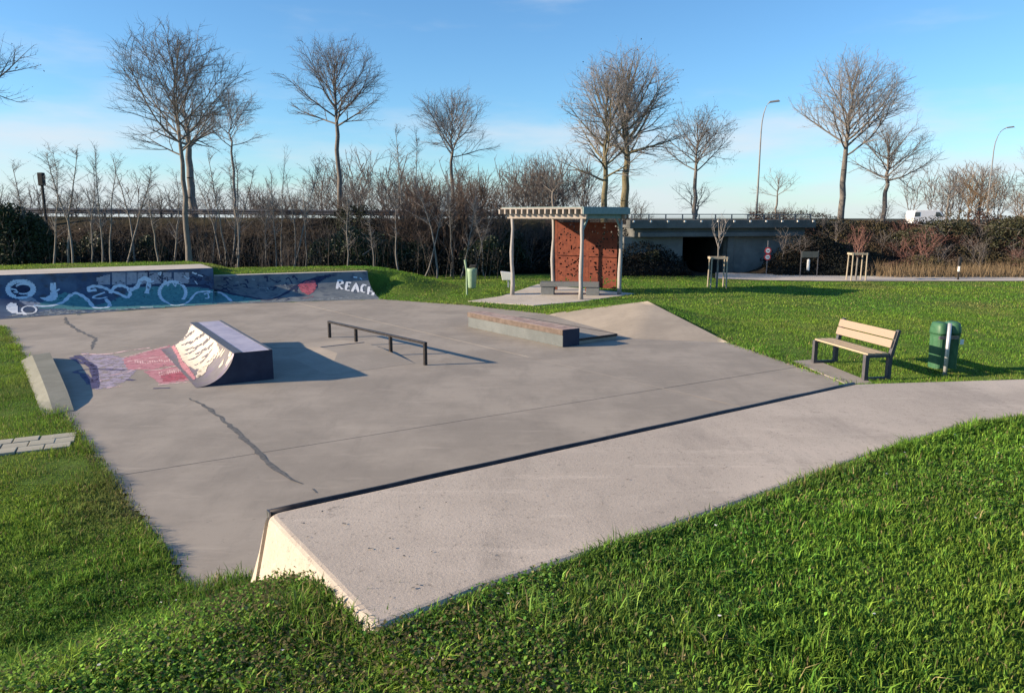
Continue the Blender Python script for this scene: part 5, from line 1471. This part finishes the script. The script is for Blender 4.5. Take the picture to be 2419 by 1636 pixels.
stuff('thicket', V, F3=F, m=mat('thicket_twig', (.06, .052, .048), (.10, .086, .078), scale=.7, rough=.9), label='thin bare thicket along the foot of the left road bank', cat='thicket')
def undergrowth(name, x0, x1, y0, y1, hmax, n, seed, m, label, keep=None):
    p = ground_pts(n, x0, x1, y0, y1, seed); r = np.random.default_rng(seed + 9)
    hh = hmax * np.clip(.55 + .45 * wobble(p[:, 0], p[:, 1], .9, seed), .12, 1.2)
    p[:, 2] += hh * r.uniform(0, 1, len(p)) ** .6
    if keep is not None: p = p[keep(p)]
    V, F = leaves(p, .052, seed + 3)
    stuff(name, V, F4=F, m=m, label=label, cat='undergrowth')
M_DTWIG = mat('twig_dark', (.045, .04, .038), (.075, .066, .06), scale=1.5, rough=.9)
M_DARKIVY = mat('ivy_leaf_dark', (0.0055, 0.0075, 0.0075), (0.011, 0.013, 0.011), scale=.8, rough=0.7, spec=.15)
xh = PY(700 * DS, 550, 40).x
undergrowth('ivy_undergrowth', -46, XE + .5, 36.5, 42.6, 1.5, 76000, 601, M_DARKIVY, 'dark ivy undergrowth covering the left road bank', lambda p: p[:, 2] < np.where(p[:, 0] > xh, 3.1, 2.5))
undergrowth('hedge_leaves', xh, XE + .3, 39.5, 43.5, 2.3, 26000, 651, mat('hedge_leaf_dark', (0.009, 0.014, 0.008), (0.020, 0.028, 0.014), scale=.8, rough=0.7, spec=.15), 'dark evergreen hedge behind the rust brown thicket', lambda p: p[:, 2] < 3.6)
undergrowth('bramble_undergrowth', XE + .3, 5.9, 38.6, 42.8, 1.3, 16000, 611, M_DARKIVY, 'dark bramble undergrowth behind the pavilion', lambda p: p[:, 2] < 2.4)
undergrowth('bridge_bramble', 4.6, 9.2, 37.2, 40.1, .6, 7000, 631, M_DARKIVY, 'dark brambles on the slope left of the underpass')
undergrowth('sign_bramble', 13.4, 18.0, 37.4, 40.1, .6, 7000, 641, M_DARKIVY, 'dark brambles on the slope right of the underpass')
# reddish tall thicket left of the pavilion
xa, xb = PY(850 * DS, 550, 38).x, PY(1135 * DS, 550, 38).x
bushes('red_thicket', ground_pts(44, xa, xb, 38.5, 43.5, 3, lambda x, y: sstep(xa, xa + 2.0, x) * 0.9 + .1), 3.0, 5.0, 4, mat('twig_rust', (0.085, 0.062, 0.050), (0.125, 0.09, 0.072), scale=.5, rough=.9), 'tall rust brown thicket left of the pavilion', 'thicket')
bushes('pavilion_thicket', ground_pts(20, xb, PY(1480 * DS, 550, 39).x, 39.5, 44, 31), 1.4, 2.8, 32, M_DTWIG, 'bare brown thicket directly behind the pavilion', 'thicket')
# right bank brush
xr = PY(1765 * DS, 560, YB).x
undergrowth('bank_bramble', xr, 40, 38.6, 45.5, .8, 46000, 621, mat('bramble_leaf', (0.035, 0.032, 0.016), (0.085, 0.070, 0.034), scale=.7, rough=.8, c3=(.05, .025, .02), s3=.5, t3=(.45, .6)), 'dark brown bramble covering the right road bank')
bushes('bank_brush', ground_pts(34, xr, 36, 39.2, 45, 6), .9, 1.7, 7, M_TWIG, 'bare brown brush covering the road bank right of the bridge', 'brush', 1.2)
bushes('red_brush', ground_pts(9, 18.0, 30, 39.8, 44, 8), 1.2, 2.2, 9, M_TWIGR, 'reddish twigs rising from the right road bank', 'brush')
bushes('corner_brush', ground_pts(16, 26.5, 38, 41, 47, 10), 2.0, 3.6, 11, mat('twig_tan', (0.16, 0.11, 0.065), (0.24, 0.165, 0.10), scale=.5, rough=.9), 'tall tan brush at the right end of the road bank', 'brush')
# ivy and evergreen growth inside the thickets
def ivy(cx, cy, rx, ry, rz, n, seed, z0=0.0):
    r = np.random.default_rng(seed); d = r.normal(size=(n, 3)); d /= np.linalg.norm(d, axis=1, keepdims=True)
    rad = r.uniform(.55, 1.0, (n, 1)) ** .5
    c = np.stack([cx + d[:, 0] * rx * rad[:, 0], cy + d[:, 1] * ry * rad[:, 0], z0 + np.abs(d[:, 2]) * rz * rad[:, 0]], -1)
    c += 0.12 * np.stack([wobble(c[:, 0] * 2, c[:, 2] * 2, 1.4, seed), wobble(c[:, 1], c[:, 0] * 2, 1.4, seed + 1), wobble(c[:, 0], c[:, 1] * 2, 1.5, seed + 2)], -1)
    return c
SHR = [(740, 38.5, 1.2, 1.9), (792, 38.0, 1.5, 2.5), (845, 38.4, 1.4, 2.2), (895, 38.8, 1.2, 2.0), (940, 38.5, 1.2, 1.7), (1080, 38.5, 1.0, 1.9), (1120, 38.8, .9, 2.1), (1160, 40.5, 1.3, 2.4), (1440, 40.2, 1.0, 1.3), (1478, 38.8, 0.6, 0.7),
       (30, 37.5, 2.2, 3.7), (-40, 37.5, 2.2, 4.2), (75, 38.5, 1.4, 3.3), (-110, 37.5, 2.4, 4.6), (150, 40, 1.0, 1.9), (220, 41, 1.2, 2.0), (330, 41, 1.2, 1.9), (2290, 43, 1.8, 1.7), (2060, 43, 1.6, 1.0), (2140, 44, 1.7, 0.9)]  # shrub beyond the left edge is added to deepen the bank's shade
SHL = ['beside the solitary round crowned tree', 'below the solitary round crowned tree', 'right of the round crowned tree', 'at the left end of the rust brown thicket', 'in the middle of the rust brown thicket', 'right part of the rust brown thicket',
       'left of the pavilion roof edge', 'seen through the pavilion posts', 'at the left end of the bridge', 'in front of the left bridge wing wall', 'with rounded top at the left edge of the picture', 'cut by the left edge of the picture',
       'just below the dark mast', 'added unseen beyond the left edge for its shade', 'behind the leftmost saplings', 'low among the left saplings', 'left of the large slim tree', 'at the far right end of the bank', 'under the dark spreading tree', 'below the van']
for i, ((dx, Y, rx, rz), where) in enumerate(zip(SHR, SHL)):
    x = PY(dx * DS, 600, Y).x; z0 = gz(x, Y)
    o = empty('evergreen_shrub', (x, Y, z0)); tag(o, 'dark evergreen shrub ' + where, 'shrub', 'evergreen shrubs along the road bank')
    n = int(2400 * rx * rz / 2)
    c = ivy(0, 0, rx, rx * .8, rz, n, 300 + i)
    V, F = leaves(c, .055 if dx > 100 else .065, 400 + i)
    numpy_mesh('foliage', V, F4=F, m=M_OLIVE if dx > 1400 else (M_IVY if dx > 100 else M_CONIF), parent=o)
    tw = Twigs(); rs = random.Random(i)
    for k in range(5): tw.stick([(rs.gauss(0, .15), rs.gauss(0, .15), -.1), (rs.gauss(0, .3 * rx), rs.gauss(0, .3 * rx), rz * .5), (rs.gauss(0, .5 * rx), rs.gauss(0, .4 * rx), rz * .85)], .05, .008, 5)
    tw.build('stems', M_BARK, o)
# far woods showing above the road
def far_wood(name, dx0, dx1, y0, y1, hmin, hmax, n, seed, m, label):
    ym = (y0 + y1) / 2
    bushes(name, ground_pts(n, PY(dx0 * DS, 450, ym).x, PY(dx1 * DS, 450, ym).x, y0, y1, seed), hmin, hmax, seed + 1, m, label, 'woods', 1.25)
bushes('hedge_brush', ground_pts(34, -30, xa + 2, 43.2, 46.5, 131), 0.8, 1.7, 132, M_DTWIG, 'grey brown brush along the guard rail at the left', 'brush', 1.1)
bushes('bank_scrub', ground_pts(34, -27, xa + 1, 40.4, 43.6, 141), 1.2, 2.3, 142, M_DTWIG, 'dark bare scrub on the upper road bank below the guard rail', 'brush', 1.2)
far_wood('far_woods', 690, 1330, 66, 78, 4.0, 7.4, 62, 41, M_TWIG, 'far bare woods above the road left of the pavilion')
far_wood('far_copse', 2060, 2420, 86, 98, 4.0, 8.0, 24, 43, M_TWIG, 'far pale copse behind the van at the right')
far_wood('far_hedge', 1600, 1850, 76, 84, 1.6, 3.0, 12, 45, M_TWIG, 'low far hedge behind the bridge railing')
far_wood('left_woods', -40, 720, 62, 78, 2.2, 5.0, 40, 47, M_TWIG, 'far thin woods behind the guard rail at the left')

# ------------------------------------------------------------------ grass
EXCL = [RAMP, FLOOR, [K_, HIP, Q_, R_], PLAT, WALLFOOT, BP, PADP]
pavq = [pr - pnn * .36, pl - pnn * .36 + pdn * 5, pl + pnn * .36 + pdn * 5, pr + pnn * .36]
def tones(x, y, n, r, dry=0.0):
    base = np.array([0.098, 0.232, 0.030]); yel = np.array([0.225, 0.315, 0.044]); dark = np.array([0.028, 0.085, 0.022]); straw = np.array([0.30, 0.25, 0.12]); brown = np.array([.15, .14, .06])
    w1 = np.clip(0.36 + 0.36 * sstep(0.5, -4.0, x / np.maximum(y, 3) * 5) + 0.36 * wobble(x, y, 0.9, 71) + r.normal(0, .22, n), 0, 1)[:, None]
    w2 = np.clip(0.25 + 0.42 * wobble(x, y, 2.3, 72) + r.normal(0, .25, n), 0, 1)[:, None]
    c = base * (1 - w1) + yel * w1; c = c * (1 - .55 * w2) + dark * .55 * w2
    w3 = np.clip(0.60 * wobble(x, y, 1.4, 73) - .16 + r.normal(0, .12, n), 0, .7)[:, None]; c = c * (1 - w3) + brown * 1.2 * w3
    s = (r.uniform(size=n) < 0.03 + dry + .10 * np.clip(wobble(x, y, 1.1, 74), 0, 1))[:, None]; c = np.where(s, straw * r.uniform(.6, 1.1, (n, 1)), c)
    return c * (r.uniform(.55, 1.25, (n, 1)) + .75 * (r.uniform(size=(n, 1)) < .12))  # some blades brightened at random, sunlit highlights put into their colour
def blades(x, y, hgt, wid, seed, segs=2, lean=.5, dry=0.0):
    r = np.random.default_rng(seed); n = len(x); z = ground_z(x, y, False)
    clump = np.clip(1 + .45 * wobble(x, y, 4.5, 55) , .35, 1.9)
    h = hgt * r.uniform(.5, 1.35, n) * clump; w = wid * r.uniform(.7, 1.3, n)
    a = r.uniform(0, 2 * np.pi, n); ln = r.uniform(0.1, 1.0, n) * lean + .05; face = a + np.pi / 2 + r.normal(0, .5, n)
    dx, dy = np.cos(a), np.sin(a); sx_, sy_ = np.cos(face) * w / 2, np.sin(face) * w / 2
    t = tones(x, y, n, r, dry)
    if segs == 2:
        m1 = np.stack([x + dx * h * ln * .35, y + dy * h * ln * .35, z + h * .6], -1); tp = np.stack([x + dx * h * ln, y + dy * h * ln, z + h * (1 - .25 * ln)], -1)
        s3 = np.stack([sx_, sy_, np.zeros(n)], -1); b = np.stack([x, y, z - .01], -1)
        V = np.stack([b - s3, b + s3, m1 + s3 * .75, m1 - s3 * .75, tp], 1).reshape(-1, 3); i = np.arange(n)[:, None] * 5
        F4 = i + np.array([0, 1, 2, 3]); F3 = i + np.array([3, 2, 4]); T = np.repeat(t, 5, 0)
        return V, F3, F4, T
    tp = np.stack([x + dx * h * ln, y + dy * h * ln, z + h], -1); s3 = np.stack([sx_, sy_, np.zeros(n)], -1); b = np.stack([x, y, z - .01], -1)
    V = np.stack([b - s3, b + s3, tp], 1).reshape(-1, 3); i = np.arange(n)[:, None] * 3
    return V, i + np.array([0, 1, 2]), np.zeros((0, 4), int), np.repeat(t, 3, 0)
def scatter(d0, d1, dens, seed, xlim=0.80, extra=()):
    r = np.random.default_rng(seed); A = xlim * (d1 * d1 - d0 * d0); n = int(A * dens)
    y = np.sqrt(r.uniform(d0 * d0, d1 * d1, n)); x = r.uniform(-xlim, xlim, n) * y
    k = np.ones(n, bool)
    for q in EXCL + [pavq] + list(extra): k &= ~inside([(p[0], p[1]) for p in q], x, y)
    toe = (x - TOE_A[0]) * TOE_N[0] + (y - TOE_A[1]) * TOE_N[1]
    return x[k], y[k], toe[k]
parts = []
x, y, toe = scatter(2.0, 4.6, 9500, 501, .86); k = rng.uniform(size=len(x)) < np.where((toe > .2) & (toe < 3.4) & (x < -.2), .9, 1.0); parts.append(blades(x[k], y[k], .033, .0066, 1, 2, .9))
x, y, toe = scatter(4.6, 8.0, 5600, 502, .82); parts.append(blades(x, y, .032, .0085, 2, 2, .9))
x, y, toe = scatter(8.0, 15.0, 1900, 503, .80); parts.append(blades(x, y, .038, .011, 3, 1, .8))
x, y, toe = scatter(15.0, 24.0, 650, 504, .80); parts.append(blades(x, y, .045, .017, 4, 1, .8))
x, y, toe = scatter(24.0, 37.5, 230, 505, .80, [[(q.x, q.y) for q in fp]]); parts.append(blades(x, y, .045, .03, 5, 1, .8))
rt = np.random.default_rng(77)                         # loose tufts of longer, arching grass
x, y, toe = scatter(2.0, 7.5, 26, 520, .85); nt_ = len(x); kk = rt.integers(14, 40, nt_)
x = np.repeat(x, kk) + rt.normal(0, .028, kk.sum()); y = np.repeat(y, kk) + rt.normal(0, .028, kk.sum())
keep = np.ones(len(x), bool)
for q in EXCL: keep &= ~inside([(p[0], p[1]) for p in q], x, y)
V, F3, F4, T = blades(x[keep], y[keep], .075, .0062, 521, 2, 1.25); parts.append((V, F3, F4, T * rt.uniform(.9, 1.5, (len(T) // 5, 1)).repeat(5, 0)))
Vs, F3s, F4s, Ts, o_ = [], [], [], [], 0
for V, F3, F4, T in parts:
    Vs.append(V); F3s.append(F3 + o_); F4s.append(F4 + o_); Ts.append(T); o_ += len(V)
stuff('grass', np.concatenate(Vs), F3=np.concatenate(F3s), F4=np.concatenate(F4s), m=M_BLADE, tone=np.concatenate(Ts), label='short green lawn grass around the skate floor', cat='grass')
# clover and weeds on the near bank
x, y, toe = scatter(2.0, 5.6, 4400, 511, .86)
pc_ = np.clip(sstep(-.3, .9, toe) * (1 - sstep(3.4, 5.2, toe)) * np.where(x < .2, .85, .12) + .26 * (wobble(x, y, 1.5, 77) > .55), 0, 1)
k = rng.uniform(size=len(x)) < pc_; x, y = x[k], y[k]; n = len(x); r = np.random.default_rng(5)
z = ground_z(x, y, False) + r.uniform(.008, .045, n)
Vl, Fl, Tl = [], [], []
for j in range(3):
    a = r.uniform(0, 6.28, n) + j * 2.094; s = r.uniform(.0045, .0095, n); tl = r.uniform(-1., 1., n)
    cx, cy, cz = x + np.cos(a) * s, y + np.sin(a) * s, z + tl * s
    ux, uy = np.cos(a) * s, np.sin(a) * s; vx, vy = -np.sin(a) * s * .85, np.cos(a) * s * .85
    V = np.stack([np.stack([cx - ux, cy - uy, cz - tl * s], -1), np.stack([cx + vx, cy + vy, cz + .3 * s], -1), np.stack([cx + ux, cy + uy, cz + tl * s], -1), np.stack([cx - vx, cy - vy, cz + .3 * s], -1)], 1).reshape(-1, 3)
    Vl.append(V); Fl.append(np.arange(n * 4).reshape(-1, 4) + j * n * 4)
    c = tones(x, y, n, r) * np.array([.95, 1.08, 1.0]) + np.array([.01, .02, .012]); dab = np.abs((x - A_.x) * (B_.y - A_.y) - (y - A_.y) * (B_.x - A_.x)) / math.hypot(B_.x - A_.x, B_.y - A_.y); dr = (r.uniform(size=n) < .12 + .45 * (1 - sstep(.15, .9, dab)))[:, None]
    Tl.append(np.repeat(np.where(dr, np.array([.125, .115, .055]), c), 4, 0))
stuff('clover', np.concatenate(Vl), F4=np.concatenate(Fl), m=M_BLADE, tone=np.concatenate(Tl), label='low clover and weeds on the bank below the platform corner', cat='weeds')
x, y, toe = scatter(2.4, 9.0, 1.4, 530, .8); n = len(x); r = np.random.default_rng(8)
c = np.stack([x, y, ground_z(x, y, False) + .035], -1)
V = []
for k in range(6):
    a = k * 1.0472 + r.uniform(0, 1, n); V.append(c + np.stack([np.cos(a) * .008, np.sin(a) * .008, r.uniform(-.001, .003, n)], -1))
V = np.stack(V, 1).reshape(-1, 3); i6 = np.arange(n)[:, None] * 6
stuff('daisies', V, F4=np.concatenate([i6 + np.array([0, 1, 2, 3]), i6 + np.array([0, 3, 4, 5])]), m=M_WHITE, label='tiny white daisies scattered in the near grass', cat='flowers')
# tall dry grass along the right bank
p = ground_pts(9000, 17.5, 36, 36.2, 39.4, 12, lambda x, y: sstep(17.5, 19.5, x))
r = np.random.default_rng(3); V, F3, F4, T = blades(p[:, 0], p[:, 1], .50, .03, 9, 1, .5)
T = np.repeat(np.array([.24, .18, .11]) * r.uniform(.6, 1.25, (len(p), 1)), 3, 0)
stuff('dry_grass', V, F3=F3, m=M_BLADE, tone=T, label='tall straw coloured dry grass at the foot of the right bank', cat='grass')
# fringe of longer grass overhanging concrete edges
def fringe(line, n, hgt, seed, side=0.06):
    r = np.random.default_rng(seed); L = np.array([(q.x, q.y) for q in line]); seg = np.linalg.norm(np.diff(L, axis=0), axis=1); cum = np.concatenate([[0], np.cumsum(seg)])
    s = r.uniform(0, cum[-1], n); i = np.clip(np.searchsorted(cum, s) - 1, 0, len(seg) - 1); t = (s - cum[i]) / seg[i]
    q = L[i] + (L[i + 1] - L[i]) * t[:, None] + r.normal(0, side, (n, 2))
    return q[:, 0], q[:, 1]
fr = []
x, y = fringe([p - platn * .06 for p in [B_] + PLAT[-2:4:-1]], 5200, .05, 1, .03); fr.append(blades(x, y, .055, .006, 21, 2, 1.1))
x, y = fringe([B_ - Vector((.08, .06, 0)), A_ - Vector((.20, .12, 0))], 1500, .05, 2, .05); fr.append(blades(x, y, .06, .005, 22, 2, 1.0, .25))
x, y = fringe([B_ - Vector((.12, .03, 0)), B_ - Vector((.30, .75, 0))], 2600, .05, 12, .14); fr.append(blades(x, y, .042, .006, 27, 2, 1.1, .1))
x, y = fringe([FLOOR[0], FLOOR[1]], 4200, .05, 3, .05); fr.append(blades(x, y, .055, .007, 23, 2, 1.2, .06))
x, y = fringe([FLOOR[1], FLOOR[2]], 2600, .05, 4, .06); fr.append(blades(x, y, .06, .014, 24, 1, 1.2, .06))
x, y = fringe([FLOOR[0], P(560, 1380), A_ - Vector((.25, -.25, 0))], 2600, .05, 5, .10); fr.append(blades(x, y, .08, .006, 25, 2, 1.0, .2))
x, y = fringe([W2, P(1100, 720), K_, HIP, Q_, FE], 2600, .05, 6, .07); fr.append(blades(x, y, .06, .02, 26, 1, 1.0, .1))
Vs, F3s, F4s, Ts, o_ = [], [], [], [], 0
for V, F3, F4, T in fr:
    Vs.append(V); F3s.append(F3 + o_); F4s.append(F4 + o_); Ts.append(T); o_ += len(V)
stuff('edge_grass', np.concatenate(Vs), F3=np.concatenate(F3s), F4=np.concatenate(F4s), m=M_BLADE, tone=np.concatenate(Ts), label='longer grass creeping over the concrete edges', cat='grass')

scene.cycles.use_denoising = True
scene.cycles.transparent_max_bounces = 12
